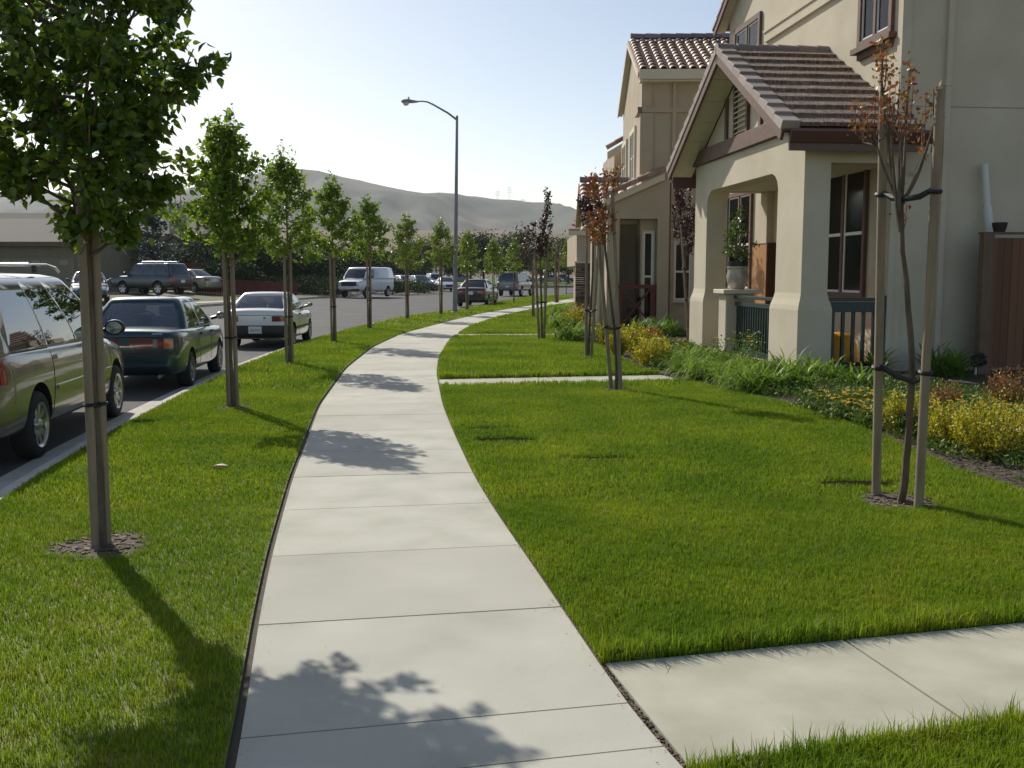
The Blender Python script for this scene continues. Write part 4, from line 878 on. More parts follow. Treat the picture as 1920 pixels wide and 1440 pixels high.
# ================================================================== VEHICLES
def paint(name, col, metal=.4, rough=.32): return M(name, col, rough, metal, coat=1.0, bump=0)
tyre_m = M('tyre_rubber', (.018, .018, .018), .8, bump=.3, bs=60); rim_m = M('alloy', (.55, .55, .56), .28, 1.0); steel_m = M('steel_wheel', (.32, .33, .34), .4, .8)
blackp = M('black_trim', (.02, .02, .022), .45); seam_m = M('panel_gap', (.008, .008, .008), .9); chrome = M('chrome', (.7, .7, .72), .12, 1.0)
redl = M('red_lens', (.28, .008, .01), .12, coat=1, spec=.6); redd = M('dark_red_lens', (.12, .006, .008), .15, coat=1); amber = M('amber_lens', (.45, .10, .01), .15, coat=1); clearl = M('clear_lens', (.62, .62, .64), .1, .3, coat=1)
intm = M('cabin_interior', (.045, .045, .05), .9); intg = M('grey_interior', (.16, .16, .17), .9)
glass_t = glassy('car_glass', (.72, .78, .75), .02, .15); glass_d = glassy('tinted_glass', (.10, .11, .11), .015, .07)
glass_m = glassy('privacy_glass', (.05, .055, .06), .01, .14, 1.55)
platew = M('plate_white', (.70, .70, .70), .4); plateb = M('plate_ink', (.05, .07, .22), .5); platef = M('plate_frame', (.55, .55, .57), .3, .8)
mirg = M('mirror_face', (.22, .24, .24), .08, 1.0); under = M('underbody', (.012, .012, .012), .9)
def car(name, label, X, Y, head, spec, z=ZR, cat='car', group='cars parked along the road'):
    s = spec; root = empty(name, (X, Y, z), R(90)-head, label=label, cat=cat, group=group); root.scale = (1.02, 1.02, s.get('zs', 1.09))
    pm = s['paint']; st = s['st']
    # ---- lower body loft
    V = []; prof_n = 0
    for (x, w, zb, zt) in st:
        h = zt-zb; cr = s.get('crown', .03)
        half = [(0, zb), (.70*w, zb), (.90*w, zb+.015), (.975*w, zb+.10*h), (w, zb+.33*h), (w*.998, zb+.58*h), (.985*w, zb+.80*h), (.945*w, zb+.95*h), (.87*w, zt+cr*.1), (.5*w, zt+cr*.75), (0, zt+cr)]
        ring = [(x, -y, zz) for y, zz in half]+[(x, y, zz) for y, zz in half[-2:0:-1]]; prof_n = len(ring); V += ring
    b = MB(); n = prof_n; m_ = len(st)
    Fc = [(i*n+k, i*n+(k+1) % n, (i+1)*n+(k+1) % n, (i+1)*n+k) for i in range(m_-1) for k in range(n)]
    Fc += [tuple(range(n-1, -1, -1)), tuple((m_-1)*n+k for k in range(n))]; b.add(V, Fc)
    tmp = b.build('tmp', pm, None, smooth=False); sd = tmp.modifiers.new('s', 'SUBSURF'); sd.levels = sd.render_levels = 2
    cut = MB(); wr = s['wr']
    for wx in s['wx']:
        for sg in (-1, 1):
            Xm = Matrix.Translation((wx, sg*(s['W']/2-.10), wr))@Matrix.Rotation(R(90), 4, 'X'); ar = wr*s.get('arch', 1.13)
            cut.lathe([(0, -.22), (ar, -.22), (ar, .22), (0, .22)], 40, X=Xm)
    co = cut.build('cut', under, None); bo = tmp.modifiers.new('b', 'BOOLEAN'); bo.object = co; bo.operation = 'DIFFERENCE'; bo.solver = 'EXACT'
    try: bo.material_mode = 'TRANSFER'
    except Exception: pass
    dg = bpy.context.evaluated_depsgraph_get(); me = bpy.data.meshes.new_from_object(tmp.evaluated_get(dg)); 
    bpy.data.objects.remove(tmp); bpy.data.objects.remove(co)
    if len(me.materials) < 2: me.materials.append(under)
    me.polygons.foreach_set('use_smooth', [True]*len(me.polygons)); me.set_sharp_from_angle(angle=R(42))
    body = link('body', me, root); 
    bm = bmesh.new(); bm.from_mesh(me); bvh = BVHTree.FromBMesh(bm); bm.free()
    # ---- greenhouse
    g = s['gh']; wb, wt = g['wb'], g['wt']; zb, zt = g['zb'], g['zt']; (f0, f1), (r0, r1) = g['f'], g['r']
    cuts = g['cuts']                                        # fractions along the side and whether the span is glass
    def loop(t):                                            # t 0 belt .. 1 roof edge
        bow = math.sin(math.pi*t)*.035; w = wb+(wt-wb)*t+bow*.8; xf_, xr_ = f0+(f1-f0)*t+bow*g.get('bf', 1), r0+(r1-r0)*t-bow*g.get('br', 1); fb = g.get('fb', .12); rb = g.get('rb', .06)
        pts = [(xf_, 0), (xf_-fb*.25, w*.45), (xf_-fb*.85, w*.84), (xf_-fb*1.5, w*.965)]
        a = xf_-fb*2.0; c_ = xr_+rb*2.0
        pts += [(a+(c_-a)*q, w) for q, _ in cuts]
        pts += [(xr_+rb*1.5, w*.965), (xr_+rb*.85, w*.84), (xr_+rb*.25, w*.45), (xr_, 0)]
        return pts
    lev = g.get('lev', [0, .05, .30, .60, .88, 1]); half = [loop(t) for t in lev]; nh = len(half[0]); nl = nh*2-2
    zz = [zb+(zt-zb)*t for t in lev]
    def full(h, z_): return [(x, -y, z_) for x, y in h]+[(x, y, z_) for x, y in h[-2:0:-1]]
    Vg = []
    for h, z_ in zip(half, zz): Vg += full(h, z_)
    rc = g.get('rc', .05)
    for sc_, dz in ((.93, .42), (.75, .78), (.40, .97)):
        cx = (half[-1][0][0]+half[-1][-1][0])/2; Vg += [(cx+(x-cx)*(sc_*.5+.5 if sc_ > .9 else sc_+.05), y*sc_, zt+rc*dz) for x, y, _ in full(half[-1], zt)]
    nlev = len(lev)+3; gi = {}; side_n = len(cuts)-1
    body_f = []; glass_f = {'rear_window': [], 'windscreen': [], 'side_window': [[] for _ in range(2*side_n)]}
    for i in range(nlev-1):
        for k in range(nl):
            f = (i*nl+k, i*nl+(k+1) % nl, (i+1)*nl+(k+1) % nl, (i+1)*nl+k)
            kk = k if k < nh-1 else nl-1-k                   # mirrored segment index
            isg = None
            if 0 < i < len(lev)-2+0 and i < len(lev)-2:
                if kk in (0, 1): isg = 'windscreen'
                elif kk in (nh-2, nh-3): isg = 'rear_window'
                elif 4 <= kk < 4+side_n and cuts[kk-4][1]: isg = ('side_window', (kk-4)*2+(0 if k < nh-1 else 1))
            if g.get('norear') and isg == 'rear_window' and g['norear'] == 1: isg = None
            if isg is None: body_f.append(f)
            elif isinstance(isg, tuple): glass_f['side_window'][isg[1]].append(f)
            else: glass_f[isg].append(f)
    body_f.append(tuple((nlev-1)*nl+k for k in range(nl)))
    def sub(fs, nm, mt, par, th=0, grow=0):
        used = sorted({i for f in fs for i in f}); ix = {u: j for j, u in enumerate(used)}; mb = MB(); mb.add([Vg[u] for u in used], [[ix[i] for i in f] for f in fs]); o = mb.build(nm, mt, par, smooth='all')
        if th: md = o.modifiers.new('s', 'SOLIDIFY'); md.thickness = th; md.offset = -1
        return o
    cab = sub(body_f, 'roof', pm, root, th=.035)
    gm = s.get('glass', glass_d)
    if glass_f['windscreen']: sub(glass_f['windscreen'], 'windscreen', s.get('front_glass', gm), root)
    if glass_f['rear_window']: sub(glass_f['rear_window'], 'rear_window', s.get('rear_glass', gm), root)
    grp = {}
    for j, fs in enumerate(glass_f['side_window']):
        if fs: sub(fs, 'side_window', s.get('side_glass', gm), root)
    # cabin floor, seats, wheel inside
    mb = MB(); mb.box(r0+.12, f0-.12, -wb+.07, wb-.07, zb+.005, zb+.02+s.get('deck', .0)); mb.build('cabin_floor', intm, root)
    if not s.get('noseat'):
        mb = MB(); xs_ = s.get('seats', [(f0+r0)/2+.25, (f0+r0)/2-.55])
        for xs in xs_:
            for yy in (-.36, .36):
                mb.box(xs-.07, xs+.07, yy-.24, yy+.24, zb+.02, zb+.20); mb.box(xs-.05, xs+.05, yy-.13, yy+.13, zb+.21, zb+.36)
        mb.build('seat', intg, root, bevel=.03)
        mb = MB(); mb.lathe([(.17, -.012), (.185, 0), (.17, .012), (.158, 0)], 24, X=Matrix.Translation((xs_[0]+.55, .36, zb+.08))@Matrix.Rotation(R(62), 4, 'Y'), close=True); mb.build('steering_wheel', blackp, root, smooth=True)
    # ---- wheels
    for wx in s['wx']:
        for sg in (-1, 1):
            Xm = Matrix.Translation((wx, sg*(s['W']/2-.115), wr))@Matrix.Rotation(R(90)*sg, 4, 'X')       # +z local points inboard for sg>0
            mb = MB(); rr_ = wr*.66; tw = .10
            mb.lathe([(rr_, -tw), (wr*.80, -tw-.012), (wr*.95, -tw+.005), (wr, -tw+.03), (wr, tw-.03), (wr*.95, tw-.005), (rr_, tw)], 36, X=Xm, close=True); w_o = mb.build('wheel', tyre_m, root, smooth=True); w_o.scale = (1, 1, .95)
            mb = MB(); mb.lathe([(rr_+.005, -tw-.008), (rr_-.02, -tw+.005), (rr_-.03, -tw+.06), (rr_-.03, tw)], 36, X=Xm)
            ns = s.get('spokes', 5)
            for q in range(ns):
                a = 2*math.pi*q/ns
                Xs = Xm@Matrix.Rotation(a, 4, 'Z'); mb.prism([(.03, -.035), (rr_-.012, -s.get('sw', .045)), (rr_-.012, s.get('sw', .045)), (.03, .035)], lambda p, r_, c_: Xs@Vector((p, r_, (-tw+.012+.022*(1-p/rr_) if c_ == 0 else -tw+.05))))
            mb.lathe([(0, -tw-.004), (.03, -tw-.004), (.055, -tw+.01), (.06, -tw+.05)], 20, X=Xm); mb.build('rim', s.get('rim', rim_m), w_o, smooth=True)
            mb = MB(); mb.lathe([(0, -tw+.07), (rr_-.035, -tw+.07)], 20, X=Xm); mb.build('brake_disc', under, w_o)
    # ---- projected patches
    def patch(nm, corners, direction, mt, par=None, nu=10, nv=5, off=.006, th=None):
        """corners (4) of a quad outside the body, rays along direction; bilinear grid laid onto the paint"""
        c = [Vector(q) for q in corners]; d = Vector(direction).normalized(); mb = MB(); v = []; ok = True
        for j in range(nv+1):
            for i in range(nu+1):
                u, w = i/nu, j/nv; p = (c[0]*(1-u)+c[1]*u)*(1-w)+(c[3]*(1-u)+c[2]*u)*w
                h = bvh.ray_cast(p-d*3, d)
                v.append((h[0]-d*off) if h[0] is not None else None)
        fs = []
        for j in range(nv):
            for i in range(nu):
                q = [j*(nu+1)+i, j*(nu+1)+i+1, (j+1)*(nu+1)+i+1, (j+1)*(nu+1)+i]
                if all(v[k] is not None for k in q): fs.append(q)
        fs = [q for q in fs if max((v[q[0]]-v[q[2]]).length, (v[q[1]]-v[q[3]]).length) < .30]
        if not fs: return None
        left = [set(q) for q in fs]; best = []
        todo = set(range(len(fs))); byv = {}
        for i_, q in enumerate(fs):
            for k_ in q: byv.setdefault(k_, []).append(i_)
        while todo:
            st_ = [todo.pop()]; comp = []
            while st_:
                i_ = st_.pop(); comp.append(i_)
                for k_ in fs[i_]:
                    for j_ in byv[k_]:
                        if j_ in todo: todo.discard(j_); st_.append(j_)
            if len(comp) > len(best): best = comp
        fs = [fs[i_] for i_ in best]
        us_ = sorted({k for q in fs for k in q}); ix_ = {u_: j_ for j_, u_ in enumerate(us_)}; v = [v[u_] for u_ in us_]; fs = [[ix_[k] for k in q] for q in fs]
        vv = [x if x is not None else Vector((0, 0, 0)) for x in v]; n0 = len(vv); vv += [x+d*(off+.01) for x in vv]
        mb.add(vv, fs+[[k+n0 for k in q][::-1] for q in fs])
        # rim walls
        cnt = {}
        for q in fs:
            for a_, b_ in zip(q, q[1:]+q[:1]): cnt[(a_, b_)] = 1
        mb.add(vv, [(a_, b_, b_+n0, a_+n0) for (a_, b_) in cnt if (b_, a_) not in cnt])
        o = mb.build(nm, mt, par or root, smooth=True, fix=True); return o
    W2 = s['W']/2; LR = -s['L']/2
    def rear(nm, y0, y1, z0, z1, mt, **k): return patch(nm, [(0, y0, z0), (0, y1, z0), (0, y1, z1), (0, y0, z1)], (1, 0, 0), mt, **k)
    def front(nm, y0, y1, z0, z1, mt, **k): return patch(nm, [(0, y0, z0), (0, y1, z0), (0, y1, z1), (0, y0, z1)], (-1, 0, 0), mt, **k)
    def sidep(nm, sg, x0, x1, z0, z1, mt, sk=0, **k): return patch(nm, [(x0, 0, z0), (x1, 0, z0), (x1+sk, 0, z1), (x0+sk, 0, z1)], (0, -sg, 0), mt, **k)
    def seam(pts, sg, w=.006):
        for (x0, z0), (x1, z1) in zip(pts, pts[1:]):
            d = Vector((x1-x0, 0, z1-z0)); nn_ = Vector((-d.z, 0, d.x)).normalized()*w
            patch('panel_gap', [Vector((x0, 0, z0))-nn_, Vector((x1, 0, z1))-nn_, Vector((x1, 0, z1))+nn_, Vector((x0, 0, z0))+nn_], (0, -sg, 0), seam_m, nu=10, nv=1, off=.0025)
    def mirror(sg, x, zz_, mt, sz=.09):
        sz = sz*.86
        mb = MB(); mb.tube([(x, sg*(wb-.02), zz_), (x-.02, sg*(wb+.10), zz_+.03)], .03, 8)
        mb.lathe([(0, -.045), (sz*.6, -.05), (sz*.95, -.02), (sz, .02), (sz*.9, .05), (0, .05)], 18, X=Matrix.Translation((x-.02, sg*(wb+.10+sz*.7), zz_+.05))@Matrix.Rotation(R(90), 4, 'Y')@Matrix.Scale(1.12, 4, (0, 1, 0))@Matrix.Scale(.85, 4, (1, 0, 0)))
        o = mb.build('mirror', mt, root, smooth=True)
        mb = MB(); mb.lathe([(0, -.056), (sz*.75, -.054)], 18, X=Matrix.Translation((x-.02, sg*(wb+.10+sz*.7), zz_+.05))@Matrix.Rotation(R(90), 4, 'Y')@Matrix.Scale(1.12, 4, (0, 1, 0))@Matrix.Scale(.85, 4, (1, 0, 0))); mb.build('mirror_glass', mirg, o)
    def plate(x, z_, txt=True, sg=-1, y=0, o_=.0):
        o = rear('licence_plate', y-.165, y+.165, z_-.085, z_+.085, platef, off=.012+o_) if sg < 0 else front('licence_plate', y-.165, y+.165, z_-.085, z_+.085, platef, off=.012)
        (rear if sg < 0 else front)('plate_face', y-.155, y+.155, z_-.075, z_+.075, platew, off=.016+o_, par=o)
        if txt and sg < 0:
            h = bvh.ray_cast(Vector((-9, y, z_)), Vector((1, 0, 0)))
            if h[0] is not None:
                cu = bpy.data.curves.new('t', 'FONT'); cu.body = txt if isinstance(txt, str) else ''; cu.size = .072; cu.align_x = 'CENTER'; cu.extrude = .0005
                to = bpy.data.objects.new('t', cu); COL.objects.link(to); dg = bpy.context.evaluated_depsgraph_get(); me = bpy.data.meshes.new_from_object(to.evaluated_get(dg)); bpy.data.objects.remove(to)
                # text lies in xy; stand it up facing -x (readable from behind): text x -> -y, text y -> z
                Mx = Matrix(((0, 0, -1, h[0].x-.020-o_), (-1, 0, 0, y), (0, 1, 0, z_-.030), (0, 0, 0, 1))); me.transform(Mx); to = link('plate_text', me, o, [plateb])
    s['detail'](locals())
    return root

# ---- shared shapes: stations (x, half width, z bottom, z top)
def sedan_st(L, W, zb=.22, belt=.93, hood=.86, trunk=.98, nose=.62, tail=.80, cab=(-.7, 1.0)):
    h = W/2; a = L/2; c0, c1 = cab
    return [(-a, h*.80, zb+.16, tail-.06), (-a+.03, h*.88, zb+.09, tail+.02), (-a+.14, h*.955, zb+.02, trunk-.025), (-a+.38, h*.985, zb, trunk), (c0-.25, h, zb-.01, (trunk+belt)/2), (c0+.4, h, zb-.02, belt), ((c0+c1)/2, h, zb-.02, belt-.005), (c1-.3, h, zb-.02, belt-.02),
            (c1+.2, h*.995, zb-.01, belt-.05), (c1+.75, h*.985, zb, hood), (a-.45, h*.965, zb+.01, hood-.07), (a-.15, h*.90, zb+.04, nose+.06), (a-.03, h*.82, zb+.10, nose-.03), (a, h*.72, zb+.16, nose-.10)]
W7 = dict
# teal sedan
def det_teal(c):
    rear, sidep, plate, mirror, seam, root = c['rear'], c['sidep'], c['plate'], c['mirror'], c['seam'], c['root']
    for sg in (-1, 1):
        y0, y1 = (sg*.08, sg*.735); y0, y1 = min(y0, y1), max(y0, y1); o = rear('tail_light', y0, y1, .645, .80, redd, off=.010)
        a, b = sorted((sg*.60, sg*.735)); rear('amber_lens', a, b, .655, .79, amber, par=o, off=.013, nu=4); a, b = sorted((sg*.44, sg*.50)); rear('reverse_lens', a, b, .66, .785, M('smoked_lens', (.22, .20, .19), .2), par=o, off=.013, nu=3)
        a, b = sorted((sg*.505, sg*.595)); rear('brake_lens', a, b, .70, .745, redl, par=o, off=.014, nu=3)
        sidep('moulding', sg, -1.55, 1.55, .50, .56, blackp, off=.012, nu=30, nv=1)
        seam([(-.55, .30), (-.62, .88)], sg); seam([(.43, .26), (.43, .90)], sg); seam([(1.22, .3), (1.15, .88)], sg)
        sidep('door_handle', sg, -.42, -.26, .765, .80, blackp, off=.03, nu=4, nv=1); sidep('door_handle', sg, .50, .66, .76, .795, blackp, off=.03, nu=4, nv=1)
        mirror(sg, .98, .97, c['pm'])
    rear('trunk_gap', -.72, .72, .812, .822, seam_m, off=.003, nv=1, nu=20); rear('bumper_strip', -.79, .79, .56, .60, blackp, off=.014, nv=1, nu=20); rear('maker_badge', -.58, -.42, .855, .875, chrome, off=.006, nv=1)
    mb = MB(); mb.tube([(-2.19, -.52, .24), (-1.9, -.52, .25)], .028, 10); mb.build('exhaust', steel_m, root, smooth=True)
teal_spec = dict(L=4.35, W=1.68, wr=.29, wx=(-1.24, 1.26), paint=paint('teal_paint', (.010, .045, .055), .45), st=sedan_st(4.35, 1.68, trunk=.93, belt=.89, hood=.84, tail=.86, cab=(-.95, .95)), rim=steel_m, spokes=7,
    gh=dict(f=(1.12, .38), r=(-1.42, -.92), wb=.76, wt=.56, zb=.875, zt=1.335, cuts=[(0, 0), (.05, 1), (.44, 0), (.49, 1), (.84, 0), (.93, 0), (1, 0)], fb=.10, rb=.05, rc=.045), glass=glass_t, seats=[.15, -.80], detail=det_teal)
def det_coupe(c):
    rear, sidep, plate, mirror, seam, root = c['rear'], c['sidep'], c['plate'], c['mirror'], c['seam'], c['root']
    rear('rear_bumper', -.84, .84, .16, .545, blackp, off=.02, nu=24, nv=8)
    for sg in (-1, 1):
        a, b = sorted((sg*.42, sg*.76)); o = rear('tail_light', a, b, .635, .765, redd, off=.012); a, b = sorted((sg*.52, sg*.76)); rear('brake_lens', a, b, .645, .72, redl, par=o, off=.015)
        sidep('rocker_cover', sg, -1.9, -1.45, .16, .545, blackp, off=.014, nu=8); sidep('moulding', sg, -.88, .90, .42, .48, blackp, off=.012, nu=20, nv=1)
        seam([(-.42, .26), (-.42, .86)], sg); seam([(.92, .25), (.86, .86)], sg); sidep('door_handle', sg, -.30, -.17, .74, .78, blackp, off=.02, nu=3, nv=1); mirror(sg, .80, .91, blackp, .07)
    rear('hatch_gap', -.72, .72, .775, .785, seam_m, off=.003, nv=1, nu=20); rear('lock', -.26, -.21, .70, .735, blackp, off=.008, nu=2, nv=2); plate(-2, .44, '5BJG275', o_=.018)
white = paint('white_paint', (.72, .72, .70), 0, .3)
coupe_spec = dict(L=4.02, W=1.64, wr=.285, wx=(-1.18, 1.18), paint=white, st=sedan_st(4.02, 1.64, zb=.20, belt=.86, trunk=.93, hood=.80, nose=.56, tail=.84, cab=(-.9, .85)), rim=steel_m, spokes=6,
    gh=dict(f=(1.02, .28), r=(-1.60, -.98), wb=.75, wt=.53, zb=.85, zt=1.27, cuts=[(0, 0), (.05, 1), (.48, 0), (.51, 1), (.78, 0), (.9, 0), (1, 0)], fb=.10, rb=.05, rc=.04), glass=glass_t, seats=[-.05, -.85], detail=det_coupe)
def det_mini(c):
    rear, sidep, plate, mirror, seam, root = c['rear'], c['sidep'], c['plate'], c['mirror'], c['seam'], c['root']
    for sg in (-1, 1):
        a, b = sorted((sg*.66, sg*.93)); o = rear('tail_light', a, b, .78, 1.06, redl, off=.012, nu=8, nv=8); sidep('tail_light_side', sg, -2.50, -2.22, .78, 1.06, redl, off=.010, par=o); a, b = sorted((sg*.70, sg*.9)); rear('reverse_lens', a, b, .99, 1.04, clearl, par=o, off=.016)
        seam([(-1.02, .34), (-.96, .62), (-.92, 1.02)], sg); seam([(.30, .30), (.22, 1.02)], sg); seam([(1.35, .36), (1.25, 1.0)], sg); seam([(-.92, 1.015), (-2.15, 1.03)], sg, .004)
        sidep('moulding', sg, -.90, 1.28, .60, .635, c['pm'], off=.022, nu=24, nv=1); sidep('moulding_strip', sg, -.90, 1.28, .636, .644, chrome, off=.018, nu=24, nv=1)
        sidep('door_handle', sg, -.85, -.62, .90, .94, c['pm'], off=.03, nu=4, nv=1); sidep('door_handle', sg, .38, .60, .90, .94, c['pm'], off=.03, nu=4, nv=1)
        mirror(sg, 1.12, 1.06, blackp, .13)
        m = MB(); m.tube([(-1.95, sg*.58, 1.76), (-1.85, sg*.58, 1.815), (.2, sg*.58, 1.83), (.55, sg*.57, 1.80), (.68, sg*.57, 1.75)], .015, 10); o = m.build('roof_rail', chrome, root, smooth=True)
        for x in (-1.7, -.2): 
            m = MB(); m.box(x-.03, x+.03, sg*.58-.02, sg*.58+.02, 1.745, 1.815); m.build('foot', blackp, o)
    for x in (-1.55, -.35): m = MB(); m.tube([(x, -.57, 1.835), (x, .57, 1.83)], .014, 8); m.build('cross_bar', chrome, root)
    rear('bumper_gap', -.93, .93, .665, .675, seam_m, off=.004, nv=1, nu=20); rear('bumper_pad', -.8, .8, .66, .70, blackp, off=.02, nv=1, nu=20); plate(-2, .80, '')
h_ = .98
mini_st = [(-2.45, h_*.80, .42, .84), (-2.42, h_*.90, .34, .98), (-2.33, h_*.965, .28, 1.055), (-2.1, h_*.99, .26, 1.06), (-1.5, h_, .25, 1.055), (-.6, h_, .24, 1.04), (.3, h_, .24, 1.03), (1.0, h_, .24, 1.02), (1.35, h_*.995, .25, 1.0), (1.75, h_*.98, .26, .93), (2.1, h_*.95, .28, .86), (2.35, h_*.88, .31, .76), (2.46, h_*.78, .36, .66), (2.5, h_*.66, .42, .60)]
mini_spec = dict(L=4.95, W=1.96, wr=.335, wx=(-1.42, 1.55), arch=1.15, paint=paint('champagne_paint', (.27, .25, .215), .75, .27), st=mini_st, spokes=9, sw=.035, crown=.02,
    gh=dict(f=(1.62, .62), r=(-2.36, -2.08), wb=.90, wt=.70, zb=1.01, zt=1.66, cuts=[(0, 0), (.035, 1), (.33, 0), (.345, 1), (.62, 0), (.635, 1), (.93, 0), (1, 0)], fb=.14, rb=.07, rc=.085, bf=1.5), glass=glass_m, front_glass=glass_t, seats=[.5, -.5, -1.4], detail=det_mini)
def det_black(c):
    rear, sidep, plate, mirror, seam, root = c['rear'], c['sidep'], c['plate'], c['mirror'], c['seam'], c['root']
    for sg in (-1, 1):
        a, b = sorted((sg*.42, sg*.84)); rear('tail_light', a, b, .70, .86, redl, off=.012); seam([(-.5, .3), (-.55, .9)], sg); seam([(.5, .3), (.5, .9)], sg); mirror(sg, 1.0, 1.0, c['pm'])
    plate(-2, .74, '')
black_spec = dict(L=4.75, W=1.80, wr=.33, wx=(-1.36, 1.36), paint=paint('black_paint', (.008, .009, .013), .0, .55), st=sedan_st(4.75, 1.80, belt=.96, trunk=1.03, hood=.88, tail=.92, cab=(-.9, 1.0)),
    gh=dict(f=(1.15, .35), r=(-1.55, -.90), wb=.82, wt=.58, zb=.945, zt=1.42, cuts=[(0, 0), (.05, 1), (.45, 0), (.48, 1), (.86, 0), (1, 0)], fb=.10, rb=.06, rc=.05), glass=glass_d, detail=det_black)
def suv_st(L, W, zb, belt, hood, nose, tail=None):
    h = W/2; a = L/2; tail = tail or belt
    return [(-a, h*.86, zb+.14, tail-.12), (-a+.03, h*.93, zb+.05, tail-.03), (-a+.14, h*.98, zb, tail), (-a*.6, h, zb-.02, belt), (0, h, zb-.02, belt), (a*.35, h, zb-.02, belt-.01), (a*.48, h*.995, zb-.01, belt-.03), (a*.60, h*.985, zb, hood), (a-.30, h*.96, zb+.02, hood-.05), (a-.08, h*.90, zb+.06, nose+.06), (a-.01, h*.84, zb+.12, nose-.03), (a, h*.78, zb+.16, nose-.1)]
def det_suv(c):
    rear, sidep, plate, mirror, seam, root, front = c['rear'], c['sidep'], c['plate'], c['mirror'], c['seam'], c['root'], c['front']; s = c['s']; t_ = s['st'][3][3]; W2 = s['W']/2
    for sg in (-1, 1):
        a, b = sorted((sg*(W2-.26), sg*(W2-.04))); rear('tail_light', a, b, t_-.32, t_-.02, redl, off=.014); sidep('tail_light_side', sg, -s['L']/2-.02, -s['L']/2+.16, t_-.32, t_-.02, redl, off=.012)
        seam([(-.42, .45), (-.45, t_-.03)], sg, .008); seam([(.55, .45), (.55, t_-.03)], sg, .008); mirror(sg, 1.0, t_+.05, blackp, .12); sidep('rocker_cover', sg, -s['L']/2, s['L']/2, s['st'][4][2], s['st'][4][2]+.16, s.get('low', blackp), off=.012, nu=24, nv=2)
        a, b = sorted((sg*(W2-.42), sg*(W2-.1))); front('headlight', a, b, s['st'][7][3]-.30, s['st'][7][3]-.12, clearl, off=.012)
        if s.get('rails'): m = MB(); m.tube([(-1.6, sg*.55, c['g']['zt']+.05), (-1.5, sg*.55, c['g']['zt']+.12), (.1, sg*.55, c['g']['zt']+.12), (.2, sg*.55, c['g']['zt']+.05)], .02, 8); m.build('roof_rail', chrome, root)
    rear('rear_bumper', -W2*.95, W2*.95, s['st'][3][2]+.05, s['st'][3][2]+.30, s.get('low', blackp), off=.03, nu=20); front('grille', -W2*.5, W2*.5, s['st'][7][3]-.32, s['st'][7][3]-.10, blackp, off=.012); front('front_bumper', -W2*.92, W2*.92, s['st'][4][2]+.08, s['st'][4][2]+.30, s.get('low', blackp), off=.03, nu=20)
    plate(-2, .75, '')
SG = lambda f, r, wb, wt, zb, zt: dict(f=f, r=r, wb=wb, wt=wt, zb=zb, zt=zt, cuts=[(0, 0), (.04, 1), (.34, 0), (.37, 1), (.64, 0), (.68, 1), (.93, 0), (1, 0)], fb=.07, rb=.05, rc=.05)
suv_spec = dict(L=4.85, W=1.86, wr=.38, wx=(-1.35, 1.35), paint=paint('slate_blue_paint', (.035, .050, .075), .5), st=suv_st(4.85, 1.86, .38, 1.08, 1.05, .86), spokes=6, gh=SG((1.15, .55), (-2.32, -2.05), .86, .68, 1.06, 1.70), glass=glass_d, rails=1, detail=det_suv)
trk_spec = dict(L=5.1, W=2.0, wr=.40, wx=(-1.5, 1.45), paint=paint('pewter_paint', (.22, .22, .20), .6), st=suv_st(5.1, 2.0, .42, 1.18, 1.12, .92), gh=SG((1.15, .6), (-2.46, -2.25), .93, .78, 1.16, 1.88), glass=glass_d, detail=det_suv, low=M('grey_bumper', (.16, .16, .17), .4, .4))
ssuv_spec = dict(L=4.6, W=1.85, wr=.37, wx=(-1.3, 1.3), paint=paint('silver_paint', (.55, .57, .60), .6), st=suv_st(4.6, 1.85, .38, 1.08, 1.05, .86), gh=SG((1.10, .5), (-2.2, -1.95), .85, .68, 1.06, 1.70), glass=glass_d, detail=det_suv)
def det_van(c):
    rear, sidep, plate, mirror, seam, root, front = c['rear'], c['sidep'], c['plate'], c['mirror'], c['seam'], c['root'], c['front']
    front('grille', -.62, .62, .78, 1.08, blackp, off=.012); front('front_bumper', -.95, .95, .40, .60, chrome, off=.04, nu=20); front('licence_plate', -.16, .16, .58, .70, platew, off=.05)
    for sg in (-1, 1):
        a, b = sorted((sg*.66, sg*.92)); front('headlight', a, b, .84, 1.02, clearl, off=.014); mirror(sg, 1.55, 1.36, blackp, .14); seam([(.95, .45), (.95, 1.28)], sg, .008); seam([(-.35, .45), (-.35, 1.28)], sg, .006)
        a, b = sorted((sg*.75, sg*.97)); rear('tail_light', a, b, .85, 1.1, redl, off=.012)
van_spec = dict(L=5.4, W=2.02, wr=.37, wx=(-1.65, 1.75), paint=paint('van_white_paint', (.66, .68, .72), 0, .35), st=[(-2.7, .93, .55, 1.25), (-2.66, .97, .45, 1.30), (-2.5, 1.0, .42, 1.31), (-1, 1.01, .40, 1.31), (.8, 1.01, .40, 1.31), (1.6, 1.0, .40, 1.29), (1.9, .99, .41, 1.24), (2.3, .97, .43, 1.18), (2.6, .94, .47, 1.12), (2.68, .90, .55, 1.05), (2.7, .84, .60, 1.0)],
    gh=dict(f=(2.0, 1.30), r=(-2.68, -2.55), wb=.99, wt=.84, zb=1.28, zt=2.02, cuts=[(0, 0), (.04, 1), (.24, 0), (.5, 0), (.75, 0), (1, 0)], fb=.10, rb=.04, rc=.07), glass=glass_d, seats=[.9], detail=det_van)
def det_sil(c):
    det_black(c); front = c['front']
    for sg in (-1, 1):
        a, b = sorted((sg*.5, sg*.82)); front('headlight', a, b, .58, .72, clearl, off=.012)
    front('grille', -.4, .4, .45, .68, blackp, off=.01)
